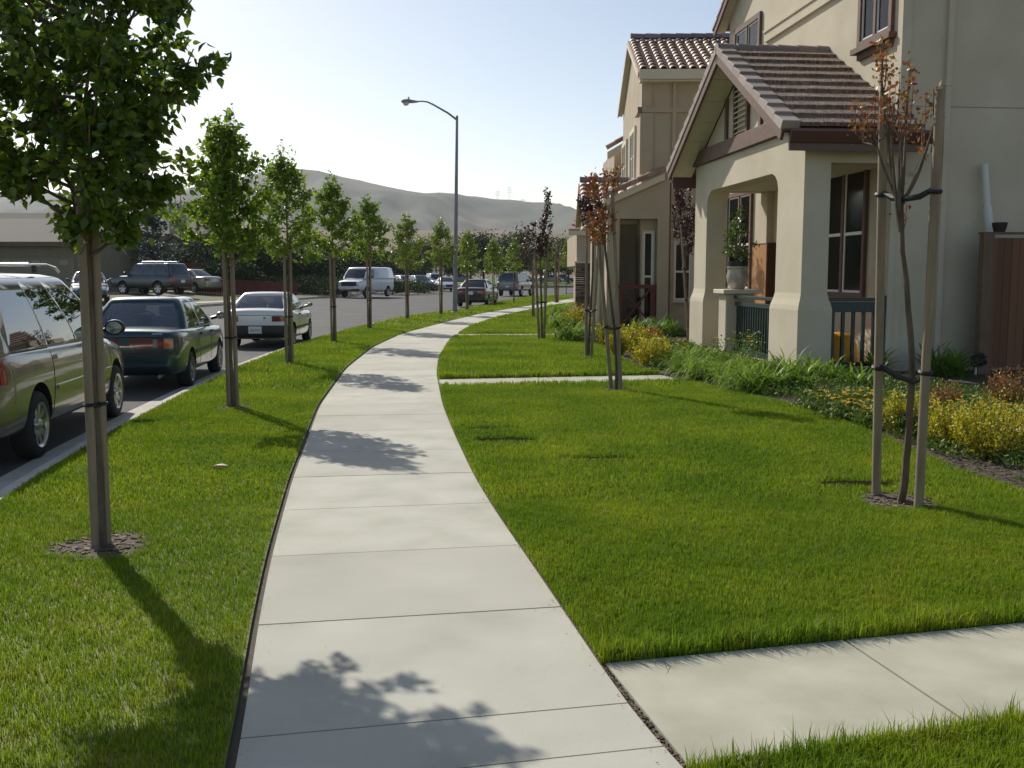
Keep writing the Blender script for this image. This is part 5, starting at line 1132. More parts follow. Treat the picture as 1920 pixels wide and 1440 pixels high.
def sil(nm, col): return dict(L=4.5, W=1.74, wr=.31, wx=(-1.3, 1.3), paint=paint(nm, col, .5), st=sedan_st(4.5, 1.74, cab=(-.9, 1.0)), gh=dict(black_spec['gh'], wb=.79, zb=.92, zt=1.37), glass=glass_d, detail=det_sil)

# ---- placing: position from the photo's wheel/bumper points, heading measured from +Y towards +X
def behind(x, y, head, back, right=0):   # centre of a car whose rear-right reference sits at (x, y)
    f = Vector((math.sin(head), math.cos(head))); r_ = Vector((f.y, -f.x)); p = Vector((x, y))+f*back-r_*right; return p.x, p.y
hd = R(-7.3); x, y = behind(-4.86, 10.25, hd, 1.42, .98); car('minivan', 'champagne minivan with chrome roof rails parked at the left edge, nearest vehicle', x, y, hd, mini_spec, cat='minivan')
hd = R(-6); x, y = behind(-5.32, 16.0, hd, 2.17, .84); car('sedan', 'dark teal sedan with wide red tail lights parked in front of the minivan', x, y, hd, teal_spec)
hd = R(-1.5); x, y = behind(-5.72, 25.6, hd, 2.0, .82); car('coupe', 'white two door coupe with black lower bumper and rear licence plate', x, y, hd, coupe_spec)
hd = R(9); x, y = behind(-1.5, 57.5, hd, 2.37, .9); car('sedan', 'black sedan with red tail lights parked beside the street lamp', x, y, hd, black_spec, z=-.12)
hd = R(17); x, y = behind(.58, 86, hd, 2.5, 1.0); car('sport_utility_vehicle', 'pewter grey boxy sport utility vehicle driving beyond the black sedan', x, y, hd, trk_spec, z=-.12, cat='suv')
xs, ys, _ = Q(284, 545, 61.0); car('sport_utility_vehicle', 'dark slate blue sport utility vehicle standing in the driveway across the road', xs, ys, R(-66), suv_spec, z=zyard(xs, ys)+.03, cat='suv')
xs, ys, _ = Q(352, 545, 67.0); car('sedan', 'pale beige sedan partly hidden behind the slate blue vehicle in the driveway', xs, ys, R(-66), sil('beige_paint', (.42, .38, .30)), z=zyard(xs, ys)+.03)
xs, ys, _ = Q(168, 545, 50.0); car('sedan', 'dark car seen only as a bright roof between the minivan and the first tree', xs, ys, R(157), sil('navy_paint', (.03, .035, .06)), z=.35)
xs, ys, _ = Q(680, 550, 77.5); car('van', 'white full size van facing the camera at the far kerb', xs+.3, ys, R(180+20), van_spec, z=.03, cat='van')
xs, ys, _ = Q(817, 530, 118); car('sport_utility_vehicle', 'silver sport utility vehicle in the side street, behind the silver car', xs, ys, R(180-16), ssuv_spec, z=.0, cat='suv')
xs, ys, _ = Q(836, 535, 106); car('sedan', 'silver sedan facing the camera just left of the street lamp', xs, ys, R(180-14), sil('silver_paint_two', (.60, .60, .62)), z=-.02)
k_ = [('teal_blue_paint', (.04, .10, .14)), ('pale_silver_paint', (.5, .52, .55)), ('maroon_paint', (.18, .05, .05))]
for (px, Y), (nm, cl), lb in zip(((786, 100), (758, 103), (738, 107)), k_, ('dark blue car half hidden by the hedge, right of the white van', 'silver car parked behind the hedge, between the white van and sixth tree', 'reddish car roof behind the hedge next to the white van')):
    xs, ys, _ = Q(px, 530, Y); car('sedan', lb, xs, ys, R(150), sil(nm, cl), z=zyard(xs, ys))
for j, (px, Y, hd_, lb) in enumerate(((985, 175, 85, 'distant pale car in the park row, leftmost'), (1033, 176, 88, 'distant grey car in the park row, between the purple trees'), (1056, 178, 92, 'distant dark car in the park row nearest the stone pier'), (867, 172, 85, 'distant car in the park row right of the street lamp'))):
    xs, ys, _ = Q(px, 515, Y); car('sedan', lb, xs, ys, R(hd_), sil('far_paint', [(.5, .5, .52), (.35, .37, .4), (.08, .09, .1), (.3, .3, .32)][j]), z=.25, group='distant cars parked by the park')
# ================================================================== STREET LAMP
lx, ly = P(853, 586); galv = M('galvanised_steel', (.20, .21, .24), .5, .5, col2=(.26, .27, .30), vs=3)
t = empty('street_lamp', (lx, ly, 0), label='tall grey steel street lamp with curved arm over the road', cat='street lamp')
def ll(px, py, Y=ly): return tuple(Vector(Q(px, py, Y))-Vector((lx, ly, 0)))
top = ll(857, 217); m = MB(); m.tube([(0, 0, 0), (top[0]*.5, 0, top[2]*.5), top], [.115, .085, .055], 16); m.lathe([(0, 0), (.2, 0), (.2, .04), (.14, .06), (0, .06)], 16); m.build('pole', galv, t, smooth=True)
m = MB(); m.tube([ll(857, 225), ll(840, 212), ll(812, 196), ll(801, 191), ll(793, 190), ll(783, 190)], [.05, .045, .04, .035, .032, .03], 12); m.build('arm', galv, t, smooth=True)
c = ll(767, 190); m = MB(); v = []
for (u, w, h0, h1) in ((-.36, .03, -.02, .03), (-.33, .10, -.05, .07), (-.2, .16, -.06, .11), (0, .17, -.06, .11), (.15, .13, -.06, .07), (.36, .06, -.05, .03), (.42, .05, -.04, .02)):
    v += [(c[0]+u, -w, c[2]+h0), (c[0]+u, w, c[2]+h0), (c[0]+u, w*.9, c[2]+h1*.6), (c[0]+u, 0, c[2]+h1), (c[0]+u, -w*.9, c[2]+h1*.6)]
m.add(v, [(i*5+k, i*5+(k+1) % 5, (i+1)*5+(k+1) % 5, (i+1)*5+k) for i in range(6) for k in range(5)]+[(4, 3, 2, 1, 0), tuple(range(30, 35))]); hd_o = m.build('lamp_head', galv, t, smooth=True)
m = MB(); m.lathe([(0, -.19), (.08, -.18), (.13, -.12), (.145, -.055), (0, -.055)], 20, X=Matrix.Translation((c[0]-.14, 0, c[2]))); m.build('lens', M('lamp_lens', (.62, .58, .50), .25, coat=.5), hd_o, smooth=True)
m = MB(); m.tube([(c[0]-.02, 0, c[2]+.1), (c[0]-.02, 0, c[2]+.19)], .035, 10); m.build('photocell', galv, hd_o)
# low globe lamp post by the road bend
gx_, gy_, gz_ = Q(1022, 509, 78); t = empty('globe_lamp', (gx_, gy_, 0), label='small white globe lamp between the far thin tree trunks', cat='lamp')
m = MB(); m.tube([(0, 0, -.1), (0, 0, gz_-.1)], .05, 8); m.build('pole', galv, t); m = MB(); m.lathe([(.15*math.sin(a), -.15*math.cos(a)) for a in np.linspace(.01, 3.13, 12)], 16, X=Matrix.Translation((0, 0, gz_))); m.build('globe', M('globe_white', (.85, .85, .82), .3), t, smooth=True)
# ================================================================== OPPOSITE SIDE
wallg = M('olive_stucco', (.17, .15, .10), .9, col2=(.21, .185, .13), vs=2); shingle = M('composition_shingle', (.085, .07, .058), .9, col2=(.14, .12, .10), vs=20, bump=.5, bs=30, detail=8)
greyst = M('grey_stucco', (.24, .225, .20), .9, col2=(.28, .26, .23), vs=1)
def gable_house(px0, px1, Y, ze_px, zr_px, depth, label, axis='x', wm=wallg, wing=None):
    x0 = Q(px0, 500, Y)[0]; x1 = Q(px1, 500, Y)[0]; ze = Q(0, ze_px, Y)[2]; zr = Q(0, zr_px, Y+(depth/2 if axis == 'x' else 0))[2]; zg = zyard(x1, Y)
    t = empty('house', ((x0+x1)/2, Y, zg-.1), label=label, cat='house', group='low houses across the road'); w = (x1-x0)/2; ze -= zg-.1; zr -= zg-.1
    m = MB()
    if axis == 'x': m.prism([(0, -.3), (depth, -.3), (depth, ze), (depth/2, zr-.1), (0, ze)], lambda a, b, q: (-w if q == 0 else w, a, b))
    else: m.prism([(-w, -.3), (w, -.3), (w, ze), (0, zr-.1), (-w, ze)], lambda a, b, q: (a, 0 if q == 0 else depth, b))
    m.build('wall', wm, t); m = MB(); o_ = .6
    if axis == 'x':
        k = (zr-ze)/(depth/2)
        for a, b2 in (((-o_, ze-o_*k), (depth/2, zr)), ((depth+o_, ze-o_*k), (depth/2, zr))): m.prism([a, b2, (b2[0], b2[1]+.14), (a[0], a[1]+.14)], lambda p, q, r: (-w-.4 if r == 0 else w+.4, p, q))
    else:
        k = (zr-ze)/w
        for sg in (-1, 1): m.prism([(sg*(w+o_), ze-o_*k), (0, zr), (0, zr+.14), (sg*(w+o_), ze-o_*k+.14)], lambda p, q, r: (p, -o_ if r == 0 else depth, q))
    rf = m.build('roof', shingle, t)
    m = MB()
    if axis == 'x': m.box(-w-.4, w+.4, -o_-.04, -o_-.001, ze-o_*k-.12, ze-o_*k+.13)
    else:
        for sg in (-1, 1): m.prism([(sg*(w+o_), ze-o_*k-.1), (0, zr-.1), (0, zr+.15), (sg*(w+o_), ze-o_*k+.15)], lambda p, q, r: (p, -o_-.05 if r == 0 else -o_-.001, q))
    m.build('fascia', browntrim, rf)
    return t, w, ze, zr
t, w, ze, zr = gable_house(-170, 158, 62, 452, 414, 9, 'low olive stucco house with wide garage door across the road, behind the minivan')
m = MB(); 
for k in range(4): m.box(-.2, 4.8, -.05, -.002, k*.575, k*.575+.574)
gd = m.build('garage_door', M('tan_door', (.20, .17, .12), .6), t); 
for x in (.3, 2.2, 3.9): m = MB(); m.box(x, x+.5, -.062, -.051, 1.85, 2.15); m.build('pane', glass_d, gd)
m = MB(); m.box(-5.1, -4.2, -.06, -.002, 0, 2.1); m.build('door', browntrim, t); m = MB(); m.box(-3.6, -1.8, -.05, -.002, 1, 2.1); m.build('window', glass_d, t)
t, w, ze, zr = gable_house(286, 374, 86, 470, 442, 8, 'small grey gabled wing across the road beneath the chimney', axis='y', wm=greyst)
m = MB(); x0 = Q(309, 0, 90)[0]-t.location.x; x1 = Q(334, 0, 90)[0]-t.location.x; zc_ = Q(0, 391, 90)[2]-t.location.z; m.box(x0, x1, 3, 4.3, 1, zc_); ch = m.build('chimney', greyst, t, bevel=.01); m = MB(); m.lathe([(.15, 0), (.15, .35), (.2, .36), (.2, .4), (0, .42)], 10, X=Matrix.Translation(((x0+x1)/2+.1, 3.6, zc_))); m.build('flue_cap', blackp, ch)
m = MB(); m.tube([((x0+x1)/2, 4.5, zc_-1), ((x0+x1)/2, 4.5, Q(0, 344, 90.5)[2]-t.location.z)], .03, 6)
zt_a = Q(0, 352, 90.5)[2]-t.location.z; xa_ = (x0+x1)/2; m.tube([(xa_-1.5, 4.5, zt_a+.1), (xa_+1.3, 4.5, zt_a-.05)], .02, 5)
for q in np.linspace(-1.4, 1.2, 6): m.tube([(xa_+q, 4.1, zt_a+.02-q*.05), (xa_+q, 4.9, zt_a+.02-q*.05)], .015, 4)
m.build('antenna', blackp, t)
gable_house(225, 405, 97, 437, 404, 10, 'long low shingled house behind the chimney across the road', wm=greyst)
gable_house(-40, 150, 100, 440, 402, 10, 'pale shingled house far behind the first street tree', wm=greyst)
gable_house(700, 790, 165, 498, 484, 10, 'distant low house roof between the street trees', wm=greyst)
# power line
m = MB(); p0 = Q(286, 335, 92); p1 = Q(300, 349, 92.5); m.tube([Q(180, 330, 95), Q(230, 349, 93), p1, Q(352, 354, 95), Q(500, 338, 100)], .018, 4); o = m.build('power_cable', blackp); tag(o, 'thin dark utility cable against the sky left of the second street tree', 'cable')
# red fence
fm_ = M('red_fence_paint', (.13, .025, .022), .8, col2=(.17, .04, .03), vs=2, stretch=(1, 1, .1))
for (pa, pb, Ya, Yb, lb) in (((268, 0), (388, 0), 78, 76, 'dark red board fence across the road behind the slate blue vehicle'),):
    a = Vector(Q(pa[0], 500, Ya)); b2 = Vector(Q(pb[0], 500, Yb)); t = empty('fence', (a.x, a.y, .45), label=lb, cat='fence'); d = b2-a; d.z = 0; n = int(d.length/.16); m = MB(); dn = d.normalized()
    for k in range(n):
        p = dn*(k*.16); Xf = Matrix.Translation(p)@Matrix.Rotation(math.atan2(dn.y, dn.x), 4, 'Z'); m.box(0, .15, 0, .02, 0, 2.15, X=Xf)
    m.build('board_panel', fm_, t); m = MB(); Xf = Matrix.Rotation(math.atan2(dn.y, dn.x), 4, 'Z'); m.box(0, d.length, .021, .06, .4, .5, X=Xf); m.box(0, d.length, -.02, .06, 2.151, 2.2, X=Xf); m.build('rail', fm_, t)
m = None
t = empty('fence', (*P(368, 553, .4)[:2], .35), label='low dark red fence running down towards the hedge beyond the driveway', cat='fence'); mb = MB()
for k in range(40): mb.box(k*.16, k*.16+.15, k*.03, k*.03+.02, 0, 1.15-k*.008)
mb.build('board_panel', fm_, t)
# ================================================================== BACKGROUND TREES AND SHRUBS
def cloud(name, base, rx, rz, zc, n, ls, mat, label, cat, seed, group=None, ncl=40, trunk=None, tm=SLEAF, flat=.8, shell=.55, cl=.2, ry=None, droop=0, z0=0):
    rg = np.random.default_rng(seed); t = empty(name, (base[0], base[1], z0), label=label, cat=cat, group=group); ry = ry or rx
    d = rg.normal(size=(ncl, 3)); d /= np.linalg.norm(d, axis=1, keepdims=True); r = rg.uniform(shell, 1, ncl)[:, None]
    c = d*r*np.array([rx, ry, rz])*np.array([1, 1, 1]); c[:, 2] += zc; m = MB()
    k = n//ncl; pp = c[:, None]+rg.normal(size=(ncl, k, 3))*np.array([rx, ry, rz*flat])*cl; pp[..., 2] = np.maximum(pp[..., 2], .03); pp = pp.reshape(-1, 3)
    dd = rg.normal(size=pp.shape)+np.array([0, 0, .25-droop])
    tr = trunk or rx*.06; m.tube([(0, 0, -.1), (rg.normal()*.05, 0, zc*.5), (0, 0, zc)], [tr*1.3, tr, tr*.6], 8)
    for i in range(0, ncl, max(1, ncl//12)): e = c[i]; m.tube(list(bez(np.array([0, 0, max(.05, zc*.45)]), np.array([e[0]*.3, e[1]*.3, (zc*.5+e[2])/2]), e, 4)), [tr*.5, tr*.4, tr*.25, tr*.1], 5, cap=False)
    m.build('trunk', bark, t, smooth=True); leaves('crown', pp, dd, ls*rg.uniform(.6, 1.3, len(pp)), tm, mat, t, rg); return t
GB = 'dark background trees beyond the junction'
far = [(882, 438, 150, 3.0, 'dark far tree directly right of the street lamp'), (907, 436, 155, 2.8, 'dark far tree above the black sedan'), (975, 431, 150, 3.4, 'tall dark far tree above the grey vehicle'), (958, 446, 160, 2.6, 'small dark far tree left of the tall one above the grey vehicle'), (1041, 446, 150, 3.4, 'dark round far tree left of the tiled houses'), (791, 452, 140, 3.0, 'dark far tree between the sixth and seventh street trees'),
       (1066, 470, 165, 3.0, 'far green tree against the stone pier house'), (850, 470, 150, 2.6, 'low dark far tree behind the street lamp pole'), (760, 462, 150, 3.4, 'dark far tree behind the sixth street tree'), (722, 470, 145, 3.6, 'dark far tree behind the fifth street tree'), (1015, 470, 170, 3.2, 'far tree behind the tall purple tree'), (935, 474, 165, 2.6, 'low far tree behind the pale street tree crown')]
for i, (px, py, Y, rx, lb) in enumerate(far):
    x, _, zt = Q(px, py, Y); rz = (zt-1.6)/2; cloud('park_tree', (x, Y), rx, rz*.95, 1.6+rz, 3600, .34, midleaf if i % 3 else darkleaf, lb, 'tree', 300+i, GB, ncl=46, trunk=.16)
GL = 'dark trees and hedges across the road'
for i, (px, py, Y, rx, wd, lb) in enumerate(((392, 436, 80, 3.2, 1, 'dark tree behind the second street tree, beyond the red fence'), (460, 452, 80, 3.0, 1, 'broad dark shrub tree above the white coupe roof'), (520, 458, 82, 3.4, 1, 'broad dark tree behind the third street tree'), (580, 462, 84, 3.2, 1, 'broad dark tree between third and fourth street trees'), (430, 492, 74, 2.2, 1, 'dark rounded hedge bush left of the white coupe'), (640, 470, 95, 3.2, 1, 'dark tree behind the fourth street tree and van'))):
    x, _, zt = Q(px, py, Y); g0 = zyard(x, Y); rz = (zt-g0)/2; cloud('background_tree', (x, Y), rx, rz, rz, 6500, .24, darkleaf, lb, 'tree', 330+i, GL, ncl=60, trunk=.15, z0=g0)
for i, (px, py, Y, rx, lb) in enumerate(((512, 520, 76, 2.4, 'low green hedge bush just above the white coupe roof'), (590, 514, 77, 2.4, 'low bright hedge bush left of the white van'), (628, 520, 78, 1.6, 'small hedge bush touching the white van nose'), (735, 524, 88, 2.0, 'low hedge bush right of the white van'), (765, 526, 90, 1.9, 'low hedge bush in front of the blue car'), (795, 530, 94, 1.5, 'last low hedge bush before the side street'))):
    x, _, zt = Q(px, py, Y); g0 = zyard(x, Y)-.05; rz = max(.5, (zt-g0)/2); cloud('hedge_bush', (x, Y), rx, rz, rz, 2200, .14, darkleaf if i % 2 else midleaf, lb, 'bush', 350+i, GL, ncl=60, trunk=.06, z0=g0)
# blue-green conifer near the gabled house
x, y, zt = Q(284, 378, 70); g0 = zyard(x, y); t = empty('conifer', (x, y, g0), label='blue green conifer standing before the grey gabled house', cat='tree'); rg = np.random.default_rng(5); H_ = zt-g0; m = MB(); m.tube([(0, 0, -.1), (0, 0, H_)], [.16, .02], 8); pp = []; dd = []
for k in range(150):
    z = rg.uniform(.12, .97)*H_; a = rg.uniform(0, 6.3); r = (1-z/H_)**.8*2.1*rg.uniform(.7, 1.1)+.15; d = np.array([math.cos(a), math.sin(a), .25]); e = np.array([0, 0, z])+d*r; m.tube([(0, 0, z), e], [.03, .008], 4, cap=False); u = rg.uniform(.1, 1, 26)[:, None]; pp.append(np.array([0, 0, z])+d*r*u+rg.normal(size=(26, 3))*.07); dd.append(d+rg.normal(size=(26, 3))*.5)
m.build('trunk', bark, t); leaves('crown', np.concatenate(pp), np.concatenate(dd), .20, SLEAF, M('conifer_needle', (.025, .06, .05), .5, col2=(.06, .12, .09), island=1, trans=.15, sharp=(0, 1)), t, rg)
for i, (px, py, Y, rx, lb) in enumerate(((345, 372, 105, 1.5, 'pale thin tree above the chimney house roof'), (318, 368, 108, 1.6, 'grey sparse tree behind the chimney'), (288, 372, 108, 1.6, 'sparse tree behind the conifer top'))):
    x, _, zt = Q(px, py, Y); cloud('background_tree', (x, Y), rx, 2.2, zt-2.2, 700, .24, midleaf if i == 0 else M('olive_leaf', (.09, .10, .06), .6, col2=(.15, .15, .09), island=1, trans=.2), lb, 'tree', 370+i, GL, ncl=40, trunk=.1)
# ================================================================== PLANTING
lily = M('lily_leaf', (.12, .24, .02), .55, col2=(.34, .44, .055), col3=(.21, .34, .03), island=1, spec=.25, trans=.42, sharp=(0, 1)); lilyd = M('agapanthus_leaf', (.08, .18, .02), .5, col2=(.24, .36, .04), island=1, spec=.3, trans=.36, sharp=(0, 1))
gold = M('gold_leaf', (.19, .24, .014), .5, col2=(.80, .57, .025), col3=(.44, .43, .02), island=1, trans=.4, sharp=(0, 1)); coverl = M('cover_leaf', (.06, .11, .016), .6, col2=(.17, .24, .03), island=1, trans=.25, sharp=(0, 1))
petal = M('yellow_petal', (.72, .42, .01), .5, col2=(.80, .55, .03), island=1, trans=.35, sharp=(0, 1)); redleaf = M('copper_leaf', (.26, .12, .015), .45, col2=(.42, .32, .03), col3=(.40, .13, .025), island=1, trans=.35, sharp=(0, 1))
def straps(name, base, n, L_, w, mat, label, seed, group, arch=1.0, up=.85, spread=.1):
    rg = np.random.default_rng(seed); t = empty(name, (base[0], base[1], 0), label=label, cat='plant', group=group)
    a = rg.uniform(0, 2*np.pi, n); ln = L_*rg.uniform(.6, 1.15, n); el = np.clip(rg.normal(up, .28, n), .25, 1.45); ns = 7
    p = np.stack([rg.normal(size=n)*spread, rg.normal(size=n)*spread, np.full(n, .01)], 1); out = np.stack([np.cos(a), np.sin(a), 0*a], 1); sd = np.stack([-np.sin(a), np.cos(a), 0*a], 1); V = np.zeros((n, ns, 2, 3)); cur = p.copy(); e = el.copy(); st_ = ln/(ns-1)
    for i in range(ns):
        ww = w*(1, 1.05, 1, .92, .75, .5, .06)[i]; V[:, i, 0] = cur-sd*ww/2; V[:, i, 1] = cur+sd*ww/2
        cur = cur+(out*np.cos(e)[:, None]+np.array([0, 0, 1])*np.sin(e)[:, None])*st_[:, None]; e = e-arch*rg.uniform(.18, .42, n)*(.6+i*.18); cur[:, 2] = np.maximum(cur[:, 2], .015)
    T_ = np.array([(i*2, i*2+1, i*2+3, i*2+2) for i in range(ns-1)]); Fq = (T_[None]+(np.arange(n)*ns*2)[:, None, None]).reshape(-1, 4)
    bigmesh('leaves', V.reshape(-1, 3), Fq, mat, t); return t
GP = 'strap leaved clumps in the planting bed'
spots = [(1262, 690), (1290, 702), (1318, 712), (1350, 716), (1385, 726), (1330, 692), (1372, 700), (1412, 712), (1300, 682), (1408, 736)]
nm_ = ['first arching light green clump beside the end of the narrow walkway', 'second arching light green clump, counted from the narrow walkway', 'arching light green clump at the lawn edge below the far porch column', 'arching clump at the lawn edge in front of the porch entry', 'arching clump at the lawn edge left of the porch railing', 'arching clump close to the far porch column base', 'arching clump below the low porch pier', 'arching clump below the green porch railing', 'arching clump against the left side of the far column', 'arching clump nearest the broad leaved plants at the lawn edge']
for i, (px, py) in enumerate(spots): straps('daylily_clump', P(px, py), 230, .62, .019, lily, nm_[i], 400+i, GP, arch=1.15, up=1.05, spread=.13)
spots = [((1448, 735), lilyd, .60, 'broad leaved clump in front of the near porch column front face'), ((1500, 735), lilyd, .50, 'low broad leaved clump at the near porch column corner'), ((1560, 722), lilyd, .58, 'broad leaved clump below the porch side railing, left one'), ((1605, 732), lilyd, .52, 'broad leaved clump left of the first tall stake'), ((1475, 712), lily, .62, 'bright upright broad leaved clump at the near column front'), ((1640, 700), lilyd, .60, 'dark clump behind the first tall stake'), ((1700, 690), lilyd, .55, 'dark clump behind the bare trunk'), ((1752, 705), lilyd, .78, 'dark spiky clump right of the second tall stake at the wall'), ((1790, 708), lilyd, .62, 'dark spiky clump nearest the gate'), ((1520, 712), lily, .55, 'bright broad leaved clump under the near column side face')]
for i, (p, mt, L_, lb) in enumerate(spots): straps('agapanthus_clump', P(*p), 75, L_, .036, mt, lb, 420+i, GP, arch=.75, up=1.05, spread=.07)
spots = [((1052, 592), 'far bright green clump before the stone pier'), ((1072, 600), 'far green clump right of the first, by the stone pier'), ((1075, 640), 'green clump left of the third ornamental tree'), ((1208, 632), 'dark green clump below the burgundy rail'), ((1245, 630), 'dark spiky clump at the tan wall right of the burgundy rail'), ((1050, 618), 'low far green clump at the lawn edge')]
for i, (p, lb) in enumerate(spots): straps('daylily_clump', P(*p), 150, .8, .035, lily if i in (0, 1, 2, 5) else lilyd, lb, 440+i, GP, arch=.9, up=1.05, spread=.2)
def shrub(name, px, py, r, h, n, ls, mat, label, seed, group='golden shrubs in the planting bed', nst=46):
    """upright twiggy shrub: many stems, each clothed with small leaves"""
    rg = np.random.default_rng(seed); b0 = P(px, py); r = r*(.78 if py > 740 else .9); t = empty(name, (*b0, 0), label=label, cat='shrub', group=group); m = MB(); pp = []; dd = []
    for k in range(nst):
        a = rg.uniform(0, 6.3); q = rg.uniform(0, 1)**.5; e = np.array([math.cos(a)*r*q, math.sin(a)*r*q, h*(1-.35*q*q)*rg.uniform(.72, 1.12)]); c = np.array([e[0]*.75, e[1]*.75, e[2]*.4]); L_ = bez(np.array([e[0]*.12, e[1]*.12, 0]), c, e, 5); m.tube(list(L_), [.006, .005, .004, .003, .002], 4, cap=False); u = rg.uniform(.12, 1.0, n//nst); P_ = np.stack([np.interp(u, np.linspace(0, 1, 5), L_[:, j]) for j in range(3)], 1)
        pp.append(P_+rg.normal(size=P_.shape)*.022); dd.append(rg.normal(size=P_.shape)*.7+np.array([e[0]*1.2, e[1]*1.2, .7]))
    m.build('stem', bark, t); pp = np.concatenate(pp); leaves('foliage', pp, np.concatenate(dd), ls*rg.uniform(.6, 1.25, len(pp)), SLEAF, mat, t, rg)
gs = [(1690, 815, .36, .46, 3000, gold, 'golden shrub directly behind the nearest bare trunk'), (1785, 842, .42, .48, 3600, gold, 'golden shrub right of the second tall stake'), (1862, 862, .50, .60, 4600, gold, 'largest golden shrub at the right edge of the bed'), (1925, 850, .4, .5, 2600, gold, 'golden shrub cut by the right edge of the view'), (1885, 778, .34, .62, 1800, redleaf, 'copper tipped upright shrub before the gate'), (1770, 778, .26, .40, 1200, redleaf, 'small copper leaved shrub behind the second tall stake'), (1730, 790, .3, .35, 1200, gold, 'small golden shrub between the two tall stakes'),
      (1158, 668, .32, .62, 2000, gold, 'golden shrub just right of the second ornamental tree'), (1190, 664, .42, .70, 2400, gold, 'golden shrub below the burgundy cross rail'), (1222, 690, .45, .62, 2800, gold, 'broad golden shrub at the mulch path near the narrow walkway'), (1137, 650, .3, .6, 1600, gold, 'golden shrub behind the second ornamental tree stakes'),
      (1078, 618, .6, .8, 1400, gold, 'far golden shrub at the foot of the stone pier'), (1062, 606, .5, .5, 900, gold, 'far golden shrub left of the stone pier'), (1090, 600, .6, .7, 1200, redleaf, 'dark copper shrub against the stone pier'), (1215, 640, .5, .4, 1000, redleaf, 'low copper shrub under the black patio chair')]
for i, (px, py, r, h, n, mt, lb) in enumerate(gs): shrub('golden_shrub' if mt is gold else 'copper_shrub', px, py, r, h, n, .032 if py > 700 else .05, mt, lb, 460+i, nst=60)
# ground cover leaves and yellow daisies
rg = np.random.default_rng(77)
def inbed(x, y, m0=.0, m1=3.0): return (x > xb(y)+m0) & (x < xb(y)+m1)
N = 130000; y = rg.uniform(6.5, 34, N)**1; x = xb(y)+rg.uniform(.10, 3.4, N); cl = np.sin(x*2.3+y*1.1)*np.sin(y*1.9-x)+rg.normal(size=N)*.35; edge = (x-xb(y)); keep = (cl > -.75)&(np.abs(x) < y*.56+.6)&~((edge < .45)&(cl < .55))
# keep the porch floor and wall footprint clear
hx = (x-ox)*math.cos(R(6))+(y-oy)*math.sin(R(6)); hy = -(x-ox)*math.sin(R(6))+(y-oy)*math.cos(R(6)); keep &= ~((hx > -.12)&(hy > -.12)&(hy < 10.2)); keep &= ~((hx > Vm-.1)&(hy > 0)); hs = keep
x, y = x[hs], y[hs]; pp = np.stack([x, y, np.abs(rg.normal(size=len(x)))*.055+.03], 1)
tag(leaves('ground_cover', pp, rg.normal(size=pp.shape)+np.array([0, 0, .6]), .045*rg.uniform(.6, 1.4, len(pp)), SLEAF, coverl, None, rg), 'low dark green leafy ground cover filling the planting bed', 'ground cover', kind='stuff')
fl = []
def flowers(px0, px1, py0, py1, n, seed, zz=.19):
    rg2 = np.random.default_rng(seed)
    for _ in range(n): a = P(rg2.uniform(px0, px1), rg2.uniform(py0, py1), .15); fl.append((a[0], a[1], zz+rg2.normal()*.035))
flowers(1470, 1650, 740, 795, 330, 1); flowers(1500, 1600, 745, 775, 60, 6); flowers(1232, 1285, 645, 665, 60, 2, .25); flowers(1180, 1260, 668, 690, 20, 5, .2); flowers(1650, 1920, 768, 800, 90, 3, .24); flowers(1065, 1120, 628, 655, 60, 4, .25); flowers(1850, 1915, 880, 920, 3, 7, .1); flowers(1110, 1145, 620, 640, 24, 8, .3); flowers(1340, 1420, 655, 690, 8, 9, .6)
fl = np.array([f for f in fl if f[0] > xb(f[1])+.1]); hp = np.repeat(fl, 130, 0); hp = hp+rg.normal(size=hp.shape)*np.array([.11, .11, 0]); hp[:, 2] = rg.uniform(.01, 1, len(hp))*(hp[:, 2]-.02)
tag(leaves('low_foliage', hp, rg.normal(size=hp.shape)+np.array([0, 0, .9]), .05*rg.uniform(.5, 1.3, len(hp)), SLEAF, coverl, None, rg), 'low leafy daisy foliage under the yellow flowers', 'ground cover', kind='stuff')
k = 9; ang = np.tile(np.arange(k)*2*np.pi/k, len(fl)); pos = np.repeat(fl, k, 0); d = np.stack([np.cos(ang), np.sin(ang), np.full(len(ang), .12)], 1); tl = rg.normal(size=(len(fl), 2))*.25; d[:, 2] += d[:, 0]*np.repeat(tl[:, 0], k)+d[:, 1]*np.repeat(tl[:, 1], k)
tag(leaves('yellow_flowers', pos, d, .044, (np.array([(0, 0, 0), (-.22, .5, 0), (0, .55, .02), (.22, .5, 0), (0, 1, 0)]), np.array([(0, 1, 4, 2), (0, 2, 4, 3)])), petal, None, rg, up=np.array([0, 0, 3.])), 'scattered yellow daisy flowers over the planting bed', 'flowers', kind='stuff')
m = MB()
for f in fl: m.tube([(f[0]+rg.normal()*.02, f[1], 0.01), (f[0], f[1], f[2]-.003)], .002, 3, cap=False)
tag(m.build('flower_stems', coverl, fix=False), 'thin green stems under the yellow daisies', 'stems', kind='stuff')
m = MB()
for i in range(9000):
    y_ = rg.uniform(6.6, 26); x_ = float(xb(y_))+rg.uniform(-.05, .9); s_ = rg.uniform(.003, .010)*(1+y_*.03)
    if i < 1900: c_ = circles[rg.integers(len(circles))]; a = rg.uniform(0, 6.3); r = c_[2]*rg.uniform(.1, 1.05); x_, y_ = c_[0]+r*math.cos(a), c_[1]+r*math.sin(a)
    m.box(-s_*1.6, s_*1.6, -s_*.5, s_*.5, 0, s_*.4, X=Matrix.Translation((x_, y_, .014 if i >= 1900 else .013))@Matrix.Rotation(rg.uniform(0, 3), 4, 'Z')@Matrix.Rotation(rg.uniform(-.4, .4), 4, 'X'))
